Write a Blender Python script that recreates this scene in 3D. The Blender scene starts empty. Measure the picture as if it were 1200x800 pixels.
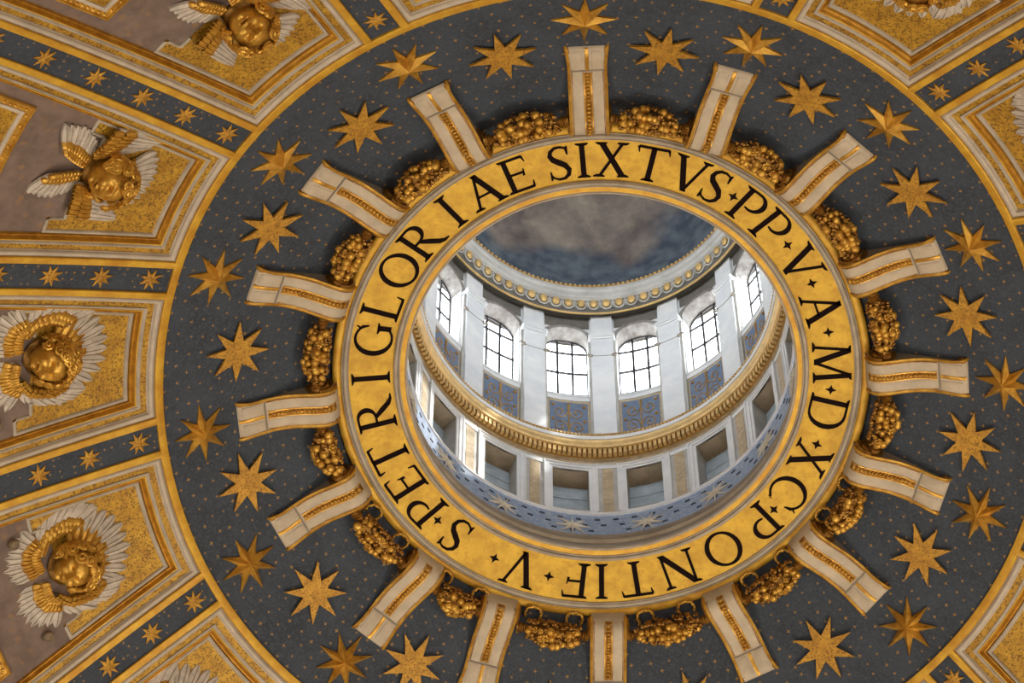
import bpy, math, random
import numpy as np
from math import sin, cos, pi, radians, sqrt
from mathutils import Matrix, Vector

random.seed(7)
rng = np.random.default_rng(7)
SC = bpy.context.scene
COL = SC.collection

# ------------------------------------------------------------------ camera
cam_data = bpy.data.cameras.new('camera')
cam_data.sensor_width = 36.0
cam_data.lens = 122.12
cam_data.clip_start = 0.5
cam_data.clip_end = 600
cam = bpy.data.objects.new('camera', cam_data)
COL.objects.link(cam)
_fw = np.array([-0.03060786521558078, 0.44432804143230603, 0.895341136206684])
_rt = np.array([0.9981140756281479, 0.06127402295567703, 0.003712969673336674])
_up = np.array([0.05321137679023907, -0.8937662366121011, 0.44536553938571527])
cam.matrix_world = Matrix(((_rt[0], _up[0], -_fw[0], 0.3913), (_rt[1], _up[1], -_fw[1], -32.1912),
                           (_rt[2], _up[2], -_fw[2], -63.2055), (0, 0, 0, 1)))
SC.camera = cam

# ------------------------------------------------------------------ sky, sun, lamps, exposure
SC.view_settings.view_transform = 'Standard'
SC.view_settings.look = 'None'
SC.view_settings.gamma = 1.0
SC.view_settings.use_curve_mapping = False
SC.view_settings.exposure = 0.0
SC.cycles.use_denoising = True
SC.cycles.max_bounces = 8
SC.cycles.diffuse_bounces = 5
SC.cycles.glossy_bounces = 4
SC.cycles.transparent_max_bounces = 12
SC.cycles.sample_clamp_indirect = 8.0

SKY = 10.0
world = bpy.data.worlds.new('sky')
SC.world = world
world.use_nodes = True
world.node_tree.nodes['Background'].inputs[0].default_value = (0.93, 0.965, 1.0, 1)
world.node_tree.nodes['Background'].inputs[1].default_value = SKY


def lamp(name, kind, loc, target, energy, color, **kw):
    d = bpy.data.lights.new(name, kind)
    d.energy = energy
    d.color = color
    for k, v in kw.items():
        setattr(d, k, v)
    o = bpy.data.objects.new(name, d)
    COL.objects.link(o)
    o.location = loc
    o.rotation_euler = (Vector(target) - Vector(loc)).to_track_quat('-Z', 'Y').to_euler()
    return o


# the sun, high on the right, through the lantern windows
lamp('sun', 'SUN', (40, -12, 42), (0, 0, 6.0), 7.0, (1.0, 0.95, 0.87), angle=radians(1.5))
# daylight and lamp light from the sixteen windows of the drum below
DRUM_LIGHT = 2000
for _k in range(16):
    _a = radians(11.25 + 22.5 * _k)
    lamp('drum_window_light', 'AREA', (31.2 * cos(_a), 31.2 * sin(_a), -50), (0, 0, -2), DRUM_LIGHT * (1.0 + 0.55 * cos(_a - radians(60))),
         (1.0, 0.90, 0.75), shape='RECTANGLE', size=3.0, size_y=6.0)
# portals: the daylight openings of the lantern
for _k in range(16):
    _a = radians(-90 + 22.5 * (_k + 0.5))
    _o = lamp('lantern_window_portal', 'AREA', (4.75 * cos(_a), 4.75 * sin(_a), 9.1), (0, 0, 9.1), 1.0, (1, 1, 1),
              shape='RECTANGLE', size=1.25, size_y=3.0)
    _o.data.cycles.is_portal = True

# ------------------------------------------------------------------ helpers
H = [0.00203, -0.00384, -0.00557, 0.00467, 0.00018, 0.00338, -0.0054, 0.00057,
     0.00204, 0.00537, -0.00962, -0.01492, 0.00095, -0.01225, 0.01206, 0.01018]
E_, RHO = 13.7, 46.7
D2R = pi / 180


def ang(k):
    return (-90 + 22.5 * (k - 1)) * D2R


def zd(R):
    return RHO * (sqrt(max(0, 1 - ((R + E_) / RHO) ** 2)) - 0.87505) - 1.70


def warp(a):
    k = 1.0
    t = a
    for n in range(1, 5):
        k += H[2 * n - 2] * cos(n * a) + H[2 * n - 1] * sin(n * a)
        t += H[6 + 2 * n] * cos(n * a) + H[7 + 2 * n] * sin(n * a)
    return k, t


def rmul(a):
    return 1 + 0.0122 * sin(a) - 0.0129 * cos(2 * a)


def rot(a):
    return np.array([cos(a), sin(a), 0.0]), np.array([-sin(a), cos(a), 0.0])


def dpt(R, a, h=0.0):
    """point of the built dome: R, angle on the ideal dome (the real one is a little out of round), h towards the room"""
    k, t = warp(a)
    f = min(1, max(0, (22 - R) / 6))
    rr = R * (1 + f * (k - 1))
    r, _ = rot(a + f * (t - a))
    s = min(0.9999, (R + E_) / RHO)
    return np.array([r[0] * (rr - h * s), r[1] * (rr - h * s), zd(R) - h * sqrt(1 - s * s)])


def rpt(R, z, a):
    """point of the ring: follows the slightly oval oculus"""
    m = rmul(a)
    return np.array([cos(a) * R * m, sin(a) * R * m, z])


def cpt(R, z, a):
    return np.array([R * cos(a), R * sin(a), z])


class MB:
    def __init__(s):
        s.v = []
        s.f = []
        s.m = []

    def add(s, pts):
        i = len(s.v)
        s.v.extend([tuple(map(float, p)) for p in pts])
        return i

    def grid(s, P, mat=0, cu=False, cv=False, flip=False):
        n, m = len(P), len(P[0])
        i0 = s.add([p for row in P for p in row])
        for i in range(n if cu else n - 1):
            for j in range(m if cv else m - 1):
                a = i0 + i * m + j
                b = i0 + i * m + (j + 1) % m
                c = i0 + ((i + 1) % n) * m + (j + 1) % m
                d = i0 + ((i + 1) % n) * m + j
                s.f.append((a, d, c, b) if flip else (a, b, c, d))
                s.m.append(mat[j] if isinstance(mat, (list, tuple)) else mat)

    def quad(s, a, b, c, d, mat=0):
        i = s.add([a, b, c, d])
        s.f.append((i, i + 1, i + 2, i + 3))
        s.m.append(mat)

    def hexa(s, B, T, mat=0):
        """prism between polygon B and polygon T (same count)"""
        n = len(B)
        i = s.add(list(B) + list(T))
        s.f.append(tuple(range(i + n - 1, i - 1, -1)))
        s.f.append(tuple(range(i + n, i + 2 * n)))
        s.m += [mat, mat]
        for k in range(n):
            s.f.append((i + k, i + (k + 1) % n, i + n + (k + 1) % n, i + n + k))
            s.m.append(mat)

    def box(s, x0, x1, y0, y1, z0, z1, mat=0):
        s.hexa([(x0, y0, z0), (x1, y0, z0), (x1, y1, z0), (x0, y1, z0)],
               [(x0, y0, z1), (x1, y0, z1), (x1, y1, z1), (x0, y1, z1)], mat)

    def abox(s, R0, R1, a0, a1, z0, z1, n=1, mat=0):
        """block on a cylinder: radius R0..R1, angle a0..a1, height z0..z1"""
        for i in range(n):
            p = a0 + (a1 - a0) * i / n
            q = a0 + (a1 - a0) * (i + 1) / n
            s.hexa([cpt(R0, z0, p), cpt(R1, z0, p), cpt(R1, z0, q), cpt(R0, z0, q)],
                   [cpt(R0, z1, p), cpt(R1, z1, p), cpt(R1, z1, q), cpt(R0, z1, q)], mat)

    def tube(s, path, rad, n=6, mat=0, closed=False, flat=None):
        path = [np.array(p, float) for p in path]
        N = len(path)
        rows = []
        ref = None
        for i in range(N):
            t = path[(i + 1) % N if closed else min(i + 1, N - 1)] - path[i - 1 if (closed or i) else 0]
            t = t / (np.linalg.norm(t) + 1e-12)
            if ref is None:
                ref = np.array([0, 0, 1.0]) if abs(t[2]) < 0.8 else np.array([1.0, 0, 0])
            u = ref - t * (ref @ t)
            u /= np.linalg.norm(u) + 1e-12
            ref = u
            w = np.cross(t, u)
            r = rad[i] if hasattr(rad, '__len__') else rad
            fl = flat or (1, 1)
            rows.append([path[i] + r * (u * cos(2 * pi * k / n) * fl[0] + w * sin(2 * pi * k / n) * fl[1]) for k in range(n)])
        s.grid(rows, mat, cu=closed, cv=True)
        if not closed:
            for row, rev in ((rows[0], True), (rows[-1], False)):
                i = s.add(row)
                s.f.append(tuple(range(i, i + n)) if rev else tuple(range(i + n - 1, i - 1, -1)))
                s.m.append(mat)

    def ball(s, c, r, nu=8, nv=6, mat=0):
        c = np.array(c, float)
        r = np.array(r if hasattr(r, '__len__') else (r, r, r), float)
        rows = []
        for i in range(nv + 1):
            p = pi * i / nv
            pp = min(max(p, 0.05), pi - 0.05)
            rows.append([c + r * np.array([sin(pp) * cos(2 * pi * j / nu), sin(pp) * sin(2 * pi * j / nu), cos(p)]) for j in range(nu)])
        s.grid(rows, mat, cv=True)

    def mesh(s, name, mats, smooth=False):
        me = bpy.data.meshes.new(name)
        me.from_pydata(s.v, [], s.f)
        for m in (mats if isinstance(mats, (list, tuple)) else [mats]):
            me.materials.append(m)
        me.polygons.foreach_set('material_index', s.m)
        if smooth:
            me.polygons.foreach_set('use_smooth', [True] * len(s.f))
            try:
                me.set_sharp_from_angle(angle=radians(42))
            except Exception:
                pass
        me.update()
        import bmesh
        bm = bmesh.new()
        bm.from_mesh(me)
        bmesh.ops.recalc_face_normals(bm, faces=bm.faces)
        bm.to_mesh(me)
        bm.free()
        return me

    def build(s, name, mats, parent=None, smooth=False, **props):
        return link(name, s.mesh(name, mats, smooth), parent, **props)


def link(name, me, parent=None, M=None, **props):
    o = bpy.data.objects.new(name, me)
    COL.objects.link(o)
    if parent is not None:
        o.parent = parent
    if M is not None:
        o.matrix_basis = M
    for k, v in props.items():
        o[k] = v
    return o


def thing(name, label, cat, M, group=None):
    o = bpy.data.objects.new(name, None)
    COL.objects.link(o)
    o.empty_display_size = 0.2
    o.matrix_basis = M
    o['label'] = label
    o['category'] = cat
    if group:
        o['group'] = group
    return o


def frame(O, X, Y, Z):
    return Matrix(((X[0], Y[0], Z[0], O[0]), (X[1], Y[1], Z[1], O[1]), (X[2], Y[2], Z[2], O[2]), (0, 0, 0, 1)))


def revolve(prof, fn, n=128, mb=None, mat=0, a0=0.0):
    """ring through profile points (R, z)"""
    mb = mb or MB()
    rows = [[fn(R, z, a0 + 2 * pi * i / n) for R, z in prof] for i in range(n)]
    mb.grid(rows, mat, cu=True)
    return mb


def arc(cx, cy, r, a0, a1, n):
    return [(cx + r * cos(radians(a0 + (a1 - a0) * i / n)), cy + r * sin(radians(a0 + (a1 - a0) * i / n))) for i in range(n + 1)]


# ------------------------------------------------------------------ materials
def mat(name, color, rough=0.6, metal=0.0, var=0.0, scale=6.0, dark=None, bump=0.0, bscale=40.0, detail=4.0, speck=None, spec=None):
    m = bpy.data.materials.new(name)
    m.use_nodes = True
    nt = m.node_tree
    b = nt.nodes['Principled BSDF']
    b.inputs['Base Color'].default_value = (*color, 1)
    b.inputs['Roughness'].default_value = rough
    b.inputs['Metallic'].default_value = metal
    if spec is not None:
        b.inputs['Specular IOR Level'].default_value = spec
    geo = nt.nodes.new('ShaderNodeNewGeometry')
    last = None
    if var > 0:
        no = nt.nodes.new('ShaderNodeTexNoise')
        no.inputs['Scale'].default_value = scale
        no.inputs['Detail'].default_value = detail
        no.inputs['Roughness'].default_value = 0.65
        nt.links.new(geo.outputs['Position'], no.inputs['Vector'])
        mr = nt.nodes.new('ShaderNodeMapRange')
        mr.inputs[1].default_value = 0.35
        mr.inputs[2].default_value = 0.65
        nt.links.new(no.outputs['Fac'], mr.inputs[0])
        mx = nt.nodes.new('ShaderNodeMix')
        mx.data_type = 'RGBA'
        d = dark or tuple(c * (1 - var) for c in color)
        mx.inputs[6].default_value = (*d, 1)
        mx.inputs[7].default_value = (*color, 1)
        nt.links.new(mr.outputs[0], mx.inputs[0])
        last = mx.outputs[2]
    if speck:
        # (colour, scale, threshold, sharpness): tesserae, each cell its own tone
        col2, sc, th, amt = speck
        vo = nt.nodes.new('ShaderNodeTexVoronoi')
        vo.inputs['Scale'].default_value = sc
        nt.links.new(geo.outputs['Position'], vo.inputs['Vector'])
        sep = nt.nodes.new('ShaderNodeSeparateColor')
        nt.links.new(vo.outputs['Color'], sep.inputs[0])
        mr = nt.nodes.new('ShaderNodeMapRange')
        mr.inputs[1].default_value = th
        mr.inputs[2].default_value = 1.0
        mr.inputs[4].default_value = amt
        nt.links.new(sep.outputs[0], mr.inputs[0])
        mx = nt.nodes.new('ShaderNodeMix')
        mx.data_type = 'RGBA'
        if last:
            nt.links.new(last, mx.inputs[6])
        else:
            mx.inputs[6].default_value = (*color, 1)
        mx.inputs[7].default_value = (*col2, 1)
        nt.links.new(mr.outputs[0], mx.inputs[0])
        last = mx.outputs[2]
    if last:
        nt.links.new(last, b.inputs['Base Color'])
    if bump > 0:
        nb = nt.nodes.new('ShaderNodeTexNoise')
        nb.inputs['Scale'].default_value = bscale
        nb.inputs['Detail'].default_value = 3
        nt.links.new(geo.outputs['Position'], nb.inputs['Vector'])
        bp = nt.nodes.new('ShaderNodeBump')
        bp.inputs['Strength'].default_value = bump
        bp.inputs['Distance'].default_value = 0.03
        nt.links.new(nb.outputs['Fac'], bp.inputs['Height'])
        nt.links.new(bp.outputs[0], b.inputs['Normal'])
    return m


M_BLUE = mat('blue_mosaic', (0.036, 0.047, 0.066), 0.75, 0, 0.35, 1.1, speck=((0.06, 0.072, 0.09), 26, 0.5, 0.6))
M_GOLD = mat('gold_leaf', (0.70, 0.415, 0.040), 0.48, 0.30, 0.45, 2.2, dark=(0.52, 0.25, 0.020), bump=0.10, bscale=9)
M_GOLDRING = mat('gold_mosaic_band', (0.75, 0.455, 0.036), 0.55, 0.12, 0.4, 2.6, dark=(0.54, 0.30, 0.018), bump=0.08, bscale=14, speck=((0.55, 0.25, 0.015), 14, 0.7, 0.5))
M_GOLDREL = mat('gilded_stucco', (0.72, 0.42, 0.070), 0.36, 0.55, 0.5, 4.0, dark=(0.44, 0.21, 0.025), bump=0.12, bscale=16)
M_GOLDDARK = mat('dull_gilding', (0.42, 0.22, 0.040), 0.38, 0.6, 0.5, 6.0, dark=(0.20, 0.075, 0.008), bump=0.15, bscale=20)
M_BRONZE = mat('bronze_gilding', (0.60, 0.31, 0.036), 0.36, 0.5, 0.5, 5.0, dark=(0.38, 0.17, 0.016), bump=0.1, bscale=16)
M_MOSAIC = mat('gold_mosaic', (0.58, 0.33, 0.032), 0.45, 0.35, 0.4, 3.0, dark=(0.38, 0.19, 0.016), bump=0.35, bscale=24, speck=((0.11, 0.05, 0.010), 30, 0.5, 0.85))
M_STARMOS = mat('star_mosaic', (0.58, 0.31, 0.035), 0.5, 0.35, 0.35, 4.0, dark=(0.40, 0.19, 0.018), bump=0.35, bscale=28, speck=((0.20, 0.09, 0.014), 34, 0.55, 0.85))
M_DOT = mat('gold_tesserae', (0.36, 0.20, 0.055), 0.6, 0.2, 0.3, 3)
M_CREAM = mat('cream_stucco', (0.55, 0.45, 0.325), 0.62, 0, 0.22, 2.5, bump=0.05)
M_GREY = mat('grey_moulding', (0.46, 0.39, 0.30), 0.6, 0, 0.3, 2.0, dark=(0.33, 0.27, 0.20))
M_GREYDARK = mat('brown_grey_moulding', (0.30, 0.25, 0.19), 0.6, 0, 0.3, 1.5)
M_WHITE = mat('white_stucco', (0.54, 0.455, 0.355), 0.6, 0, 0.2, 3.0, bump=0.06)
M_FEATHER = mat('white_feather', (0.58, 0.50, 0.41), 0.6, 0, 0.3, 5.0, bump=0.15, bscale=30)
M_MAUVE = mat('mauve_fresco', (0.21, 0.145, 0.115), 0.8, 0, 0.35, 2.5, dark=(0.14, 0.095, 0.075), speck=((0.26, 0.15, 0.07), 9, 0.9, 0.7))
M_INK = mat('black_letter', (0.010, 0.005, 0.005), 0.9, spec=0.08)
M_BROWN = mat('brown_plaster', (0.24, 0.17, 0.10), 0.7, 0, 0.4, 3)
M_MARBLE = mat('white_marble', (0.80, 0.80, 0.80), 0.45, 0, 0.16, 1.6, dark=(0.66, 0.68, 0.71), detail=8)
M_MARBLEG = mat('grey_marble', (0.55, 0.53, 0.49), 0.5, 0, 0.3, 2.0, detail=8)
M_PLASTER = mat('rough_plaster', (0.34, 0.32, 0.30), 0.8, 0, 0.45, 4.5, dark=(0.17, 0.145, 0.125), detail=8, bump=0.3, bscale=9)
M_PANEL = mat('grey_panel', (0.17, 0.155, 0.135), 0.7, 0, 0.3, 4)
M_BEIGE = mat('beige_mosaic', (0.56, 0.43, 0.26), 0.65, 0, 0.3, 6, speck=((0.36, 0.26, 0.14), 18, 0.6, 0.6))
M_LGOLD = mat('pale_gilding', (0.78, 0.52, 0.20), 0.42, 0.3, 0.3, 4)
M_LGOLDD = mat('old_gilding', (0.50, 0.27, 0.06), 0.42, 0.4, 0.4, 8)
M_TAN = mat('tan_soffit', (0.52, 0.43, 0.31), 0.8, 0, 0.3, 3)
M_BOARD = mat('blue_grey_board', (0.42, 0.50, 0.57), 0.45, 0, 0.3, 3)
M_LBLUE = mat('lantern_blue_mosaic', (0.19, 0.27, 0.43), 0.6, 0, 0.4, 5, dark=(0.25, 0.31, 0.42), speck=((0.42, 0.46, 0.52), 20, 0.6, 0.6))
M_DASH = mat('dark_blue_tesserae', (0.02, 0.03, 0.06), 0.6)
M_APRON = mat('blue_foliage_panel', (0.15, 0.21, 0.32), 0.6, 0, 0.4, 7, dark=(0.10, 0.14, 0.22), detail=4)
M_SILVER = mat('white_star', (0.80, 0.76, 0.66), 0.5, 0.0, 0.2, 6)
M_IRON = mat('iron_bar', (0.035, 0.033, 0.035), 0.6, 0.3)
M_SHELL = mat('outer_shell', (0.20, 0.17, 0.13), 0.9)
M_DRUM = mat('drum_wall', (0.42, 0.34, 0.24), 0.8, 0, 0.2, 0.3)

M_GLASS = bpy.data.materials.new('window_glass')
M_GLASS.use_nodes = True
_nt = M_GLASS.node_tree
_nt.nodes.remove(_nt.nodes['Principled BSDF'])
_tr = _nt.nodes.new('ShaderNodeBsdfTransparent')
_tr.inputs[0].default_value = (0.93, 0.96, 0.98, 1)
_gl = _nt.nodes.new('ShaderNodeBsdfGlossy')
_gl.inputs['Roughness'].default_value = 0.03
_mx = _nt.nodes.new('ShaderNodeMixShader')
_mx.inputs[0].default_value = 0.05
_nt.links.new(_tr.outputs[0], _mx.inputs[1])
_nt.links.new(_gl.outputs[0], _mx.inputs[2])
_nt.links.new(_mx.outputs[0], _nt.nodes['Material Output'].inputs[0])


def vault_material():
    m = bpy.data.materials.new('painted_vault')
    m.use_nodes = True
    nt = m.node_tree
    L = nt.links.new
    b = nt.nodes['Principled BSDF']
    b.inputs['Roughness'].default_value = 0.85
    geo = nt.nodes.new('ShaderNodeNewGeometry')
    sep = nt.nodes.new('ShaderNodeSeparateXYZ')
    L(geo.outputs['Position'], sep.inputs[0])
    n1 = nt.nodes.new('ShaderNodeTexNoise')
    n1.inputs['Scale'].default_value = 0.9
    n1.inputs['Detail'].default_value = 9
    n1.inputs['Roughness'].default_value = 0.62
    n1.inputs['Distortion'].default_value = 0.25
    L(geo.outputs['Position'], n1.inputs['Vector'])
    cr = nt.nodes.new('ShaderNodeValToRGB')
    e = cr.color_ramp.elements
    e[0].position = 0.32
    e[0].color = (0.10, 0.08, 0.075, 1)
    e[1].position = 0.72
    e[1].color = (0.44, 0.36, 0.27, 1)
    x = e.new(0.5)
    x.color = (0.22, 0.175, 0.15, 1)
    x = e.new(0.60)
    x.color = (0.30, 0.25, 0.20, 1)
    L(n1.outputs['Fac'], cr.inputs[0])
    n2 = nt.nodes.new('ShaderNodeTexNoise')
    n2.inputs['Scale'].default_value = 0.55
    n2.inputs['Detail'].default_value = 5
    L(geo.outputs['Position'], n2.inputs['Vector'])
    ad = nt.nodes.new('ShaderNodeMath')
    ad.operation = 'MULTIPLY_ADD'
    L(n2.outputs['Fac'], ad.inputs[0])
    ad.inputs[1].default_value = -3.4
    L(sep.outputs[2], ad.inputs[2])
    mr = nt.nodes.new('ShaderNodeMapRange')
    mr.inputs[1].default_value = 11.15
    mr.inputs[2].default_value = 11.75
    L(ad.outputs[0], mr.inputs[0])
    n3 = nt.nodes.new('ShaderNodeTexNoise')
    n3.inputs['Scale'].default_value = 3.0
    n3.inputs['Detail'].default_value = 6
    L(geo.outputs['Position'], n3.inputs['Vector'])
    cb = nt.nodes.new('ShaderNodeValToRGB')
    cb.color_ramp.elements[0].position = 0.35
    cb.color_ramp.elements[0].color = (0.045, 0.06, 0.085, 1)
    cb.color_ramp.elements[1].position = 0.7
    cb.color_ramp.elements[1].color = (0.12, 0.145, 0.17, 1)
    L(n3.outputs['Fac'], cb.inputs[0])
    mx = nt.nodes.new('ShaderNodeMix')
    mx.data_type = 'RGBA'
    L(mr.outputs[0], mx.inputs[0])
    L(cb.outputs[0], mx.inputs[6])
    L(cr.outputs[0], mx.inputs[7])
    L(mx.outputs[2], b.inputs['Base Color'])
    return m


M_VAULT = vault_material()

# ------------------------------------------------------------------ large structure: drum, floor, dome shell, blue field
def structure(name, mb, m, smooth=True, parent=None):
    o = mb.build(name, m, parent, smooth)
    if parent is None:
        o['kind'] = 'structure'
    return o


structure('wall_drum', revolve([(33.1, -42.4), (33.1, -80)], cpt, 96), M_DRUM)
_mb = MB()
revolve([(33.2, -80), (0.01, -80)], cpt, 96, _mb)
structure('floor', _mb, M_DRUM)
_prof = [(4.08, 1.10), (4.7, 1.02)] + [(R, zd(R) + 0.55) for R in (5.3, 7, 9, 12, 15, 18, 21, 24, 27, 30, 32, 32.9)] + [(33.15, -42.3)]
structure('ceiling_shell', revolve(_prof, cpt, 128), M_SHELL)

NF = 192
_mb = MB()
_Rs = [5.2, 5.6, 6.0, 6.4, 6.8, 7.2, 7.6, 8.0, 8.4, 8.7, 8.93]
_mb.grid([[dpt(R, 2 * pi * i / NF) for R in _Rs] for i in range(NF)], 0, cu=True)
ceiling = structure('ceiling', _mb, M_BLUE)
# plain lower dome beyond the frame
_mb = MB()
_mb.grid([[dpt(R, 2 * pi * i / NF, -0.1) for R in (17.9, 20, 22, 25, 28, 31, 32.9)] for i in range(NF)], 0, cu=True)
structure('lower_ceiling', _mb, M_MAUVE, parent=ceiling)


# gold circle around the blue field
def strip(path_fn, prof, n, closed=False, m=0):
    mb = MB()
    mb.grid([[path_fn(i, d, h) for d, h in prof] for i in range(n)], m, cu=closed)
    return mb


strip(lambda i, d, h: dpt(8.9 + d, 2 * pi * i / NF, h),
      [(0, -0.02), (0, 0.055), (0.012, 0.062), (0.135, 0.062), (0.145, 0.05), (0.145, -0.05)], NF, True).build('gold_circle', M_GOLD, ceiling, True)

RMAX = 18.0
SB = 0.292      # half width of the blue of a rib


def side_path(d, k, n=14):
    """coffer outline at inset d: down one rib edge, across the top, up the other"""
    a1, a2 = ang(k - 0.5), ang(k + 0.5)
    Rt = 8.9 + d
    s = SB + d
    rs = [RMAX + (Rt - RMAX) * (i / n) ** 0.75 for i in range(n + 1)]
    P = [(R, a1 + s / R) for R in rs]
    t1, t2 = a1 + s / Rt, a2 - s / Rt
    P += [(Rt, t1 + (t2 - t1) * i / 12) for i in range(1, 12)]
    P += [(R, a2 - s / R) for R in reversed(rs)]
    return P


def coffer_strip(k, prof):
    """prof: (inset d, height h) pairs"""
    mb = MB()
    paths = [[dpt(R, a, h) for R, a in side_path(d, k)] for d, h in prof]
    mb.grid([[p[i] for p in paths] for i in range(len(paths[0]))])
    return mb


# profiles of the frame of a coffer, from the rib edge inwards
F_EDGE = [(0.0, -0.02), (0.0, 0.05), (0.01, 0.06), (0.135, 0.06), (0.15, 0.045), (0.15, 0.0)]
F_WHITE = [(0.15, 0.0), (0.163, 0.02), (0.172, 0.0), (0.18, 0.02), (0.20, 0.04), (0.225, 0.045), (0.25, 0.035), (0.268, 0.01), (0.275, -0.03), (0.29, -0.035), (0.29, -0.06)]
F_MOS = [(0.29, -0.055), (0.41, -0.06)]
F_GREY = [(0.41, -0.065), (0.41, -0.03), (0.43, -0.02), (0.45, -0.03), (0.462, -0.055), (0.475, -0.06)]
F_GOLD = [(0.475, -0.06), (0.48, -0.045), (0.495, -0.045), (0.505, -0.06)]
F_BRONZE = [(0.505, -0.06), (0.515, -0.085), (0.53, -0.12), (0.545, -0.14), (0.56, -0.12), (0.575, -0.12), (0.585, -0.16), (0.60, -0.20)]
F_BED = [(0.59, -0.20), (0.72, -0.20)]


def pol(k, u, R):
    """bay-centred lateral distance u at radius R -> angle"""
    return ang(k) + u / R


R_NOTCH = 11.62


def halfw(R, d):
    return R * (11.25 * D2R) - (SB + d)


def key_path(d, k):
    """white border of the gold mosaic field: down the side to the notch, round the top and down the other side, with the stepped ends"""
    w = d - 0.60
    half = []
    R1 = R_NOTCH - w
    half.append((halfw(11.0, 0.98) - 0.0 + w * 0.2, R_NOTCH - 0.34 + 0 * w - w))
    half.append((halfw(11.3, 0.98) - 0.0 + w * 0.0, R_NOTCH - 0.30 - w))
    half[0] = (halfw(11.3, 1.20), R_NOTCH - 0.30 - w)
    half[1] = (halfw(11.3, 0.90) + 0.0 - w, R_NOTCH - 0.30 - w)
    half.append((halfw(11.6, 0.90) - w, R1))
    half.append((halfw(R1, d), R1))
    n = 7
    Rt = 8.9 + d
    for i in range(1, n + 1):
        R = R1 + (Rt - R1) * i / n
        half.append((halfw(R, d), R))
    P = [(R, pol(k, -u, R)) for u, R in half]
    ut = half[-1][0]
    P += [(Rt, pol(k, -ut + 2 * ut * i / 8, Rt)) for i in range(1, 8)]
    P += [(R, pol(k, u, R)) for u, R in reversed(half)]
    return P


for K in range(16):
    k = K + 1.5
    cof = coffer_strip(k, F_EDGE).build('coffer', M_GOLD, ceiling, True)
    coffer_strip(k, F_WHITE).build('white_moulding', M_WHITE, cof, True)
    coffer_strip(k, F_MOS).build('mosaic_strip', M_MOSAIC, cof, True)
    coffer_strip(k, F_GREY).build('grey_moulding', M_GREY, cof, True)
    coffer_strip(k, F_GOLD).build('gold_fillet', M_GOLD, cof, True)
    coffer_strip(k, F_BRONZE).build('gold_moulding', M_BRONZE, cof, True)
    # inner field: gold mosaic above, mauve fresco below
    def field(Ra, Rb, d, h, n=10):
        mb = MB()
        rows = []
        for i in range(n + 1):
            R = Ra + (Rb - Ra) * i / n
            rows.append([dpt(R, pol(k, -halfw(R, d) + 2 * halfw(R, d) * j / 14, R), h) for j in range(15)])
        mb.grid(rows)
        return mb
    field(8.9 + 0.58, R_NOTCH - 0.02, 0.58, -0.19).build('mosaic_field', M_MOSAIC, cof, True)
    mb = field(R_NOTCH - 0.012, 17.95, 0.58, -0.182)
    # the mauve ground comes up between the two notches
    rows = []
    for i in range(2):
        R = R_NOTCH - 0.32 + 0.31 * i
        w_ = halfw(11.3, 0.90)
        rows.append([dpt(R, pol(k, -w_ + 2 * w_ * j / 12, R), -0.182) for j in range(13)])
    mb.grid(rows)
    mb.build('fresco_field', M_MAUVE, cof, True)
    mb = MB()
    prof = [(0.595, -0.20), (0.60, -0.15), (0.62, -0.135), (0.64, -0.135), (0.66, -0.15), (0.675, -0.20)]
    paths = [[dpt(R, a, h) for R, a in key_path(d, k)] for d, h in prof]
    mb.grid([[p[i] for p in paths] for i in range(len(paths[0]))])
    mb.build('key_border', M_GREY, cof, True)
    # frame of the picture further down the bay
    def frame_path(t, o):
        Rt = 12.78 + o
        ss = 0.85 + o
        return [(R, pol(k, -halfw(R, ss), R)) for R in (17.9, 15.5, 14, Rt)] + \
               [(Rt, pol(k, -halfw(Rt, ss) + 2 * halfw(Rt, ss) * j / 10, Rt)) for j in range(1, 10)] + \
               [(R, pol(k, halfw(R, ss), R)) for R in (Rt, 14, 15.5, 17.9)]
    def fstrip(name, prof, m):
        mb = MB()
        paths = [[dpt(R, a, h) for R, a in frame_path(0, d)] for d, h in prof]
        mb.grid([[p[i] for p in paths] for i in range(len(paths[0]))])
        return mb.build(name, m, cof, True)
    fstrip('picture_frame', [(0, -0.20), (0, -0.12), (0.02, -0.10), (0.05, -0.10), (0.06, -0.13), (0.16, -0.13)], M_GOLDREL)
    fstrip('white_fillet', [(0.16, -0.14), (0.17, -0.11), (0.24, -0.11), (0.25, -0.15)], M_WHITE)
    fstrip('mosaic_border', [(0.25, -0.14), (0.85, -0.14)], M_MOSAIC)
    # leaf ornament along the frame
    mb = MB()
    fp = frame_path(0, 0.11)
    pts = [dpt(R, a, -0.12) for R, a in fp]
    for i in range(len(pts) - 1):
        seg = np.linalg.norm(pts[i + 1] - pts[i])
        for j in range(max(1, int(seg / 0.13))):
            c = pts[i] + (pts[i + 1] - pts[i]) * (j + 0.5) / max(1, int(seg / 0.13))
            mb.ball(c, (0.042, 0.042, 0.035), 6, 4)
    mb.build('leaf_moulding', M_GOLDREL, cof, True, kind='stuff')


# ------------------------------------------------------------------ star meshes
def star_mesh(name, r, rin, h, m, thick=0.0, faceted=True, n=8, jitter=0.0):
    mb = MB()
    pts = []
    for i in range(2 * n):
        rr = r * (1 + jitter * random.uniform(-1, 1)) if i % 2 == 0 else rin
        a = pi * i / n
        pts.append((rr * cos(a), rr * sin(a)))
    i0 = mb.add([(x, y, 0) for x, y in pts])
    i1 = mb.add([(x, y, thick) for x, y in pts])
    c = mb.add([(0, 0, thick + h)])
    N = 2 * n
    for i in range(N):
        mb.f.append((i1 + i, i1 + (i + 1) % N, c))
        mb.f.append((i0 + i, i0 + (i + 1) % N, i1 + (i + 1) % N, i1 + i))
        mb.m += [0, 0]
    return mb.mesh(name, m)


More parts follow.
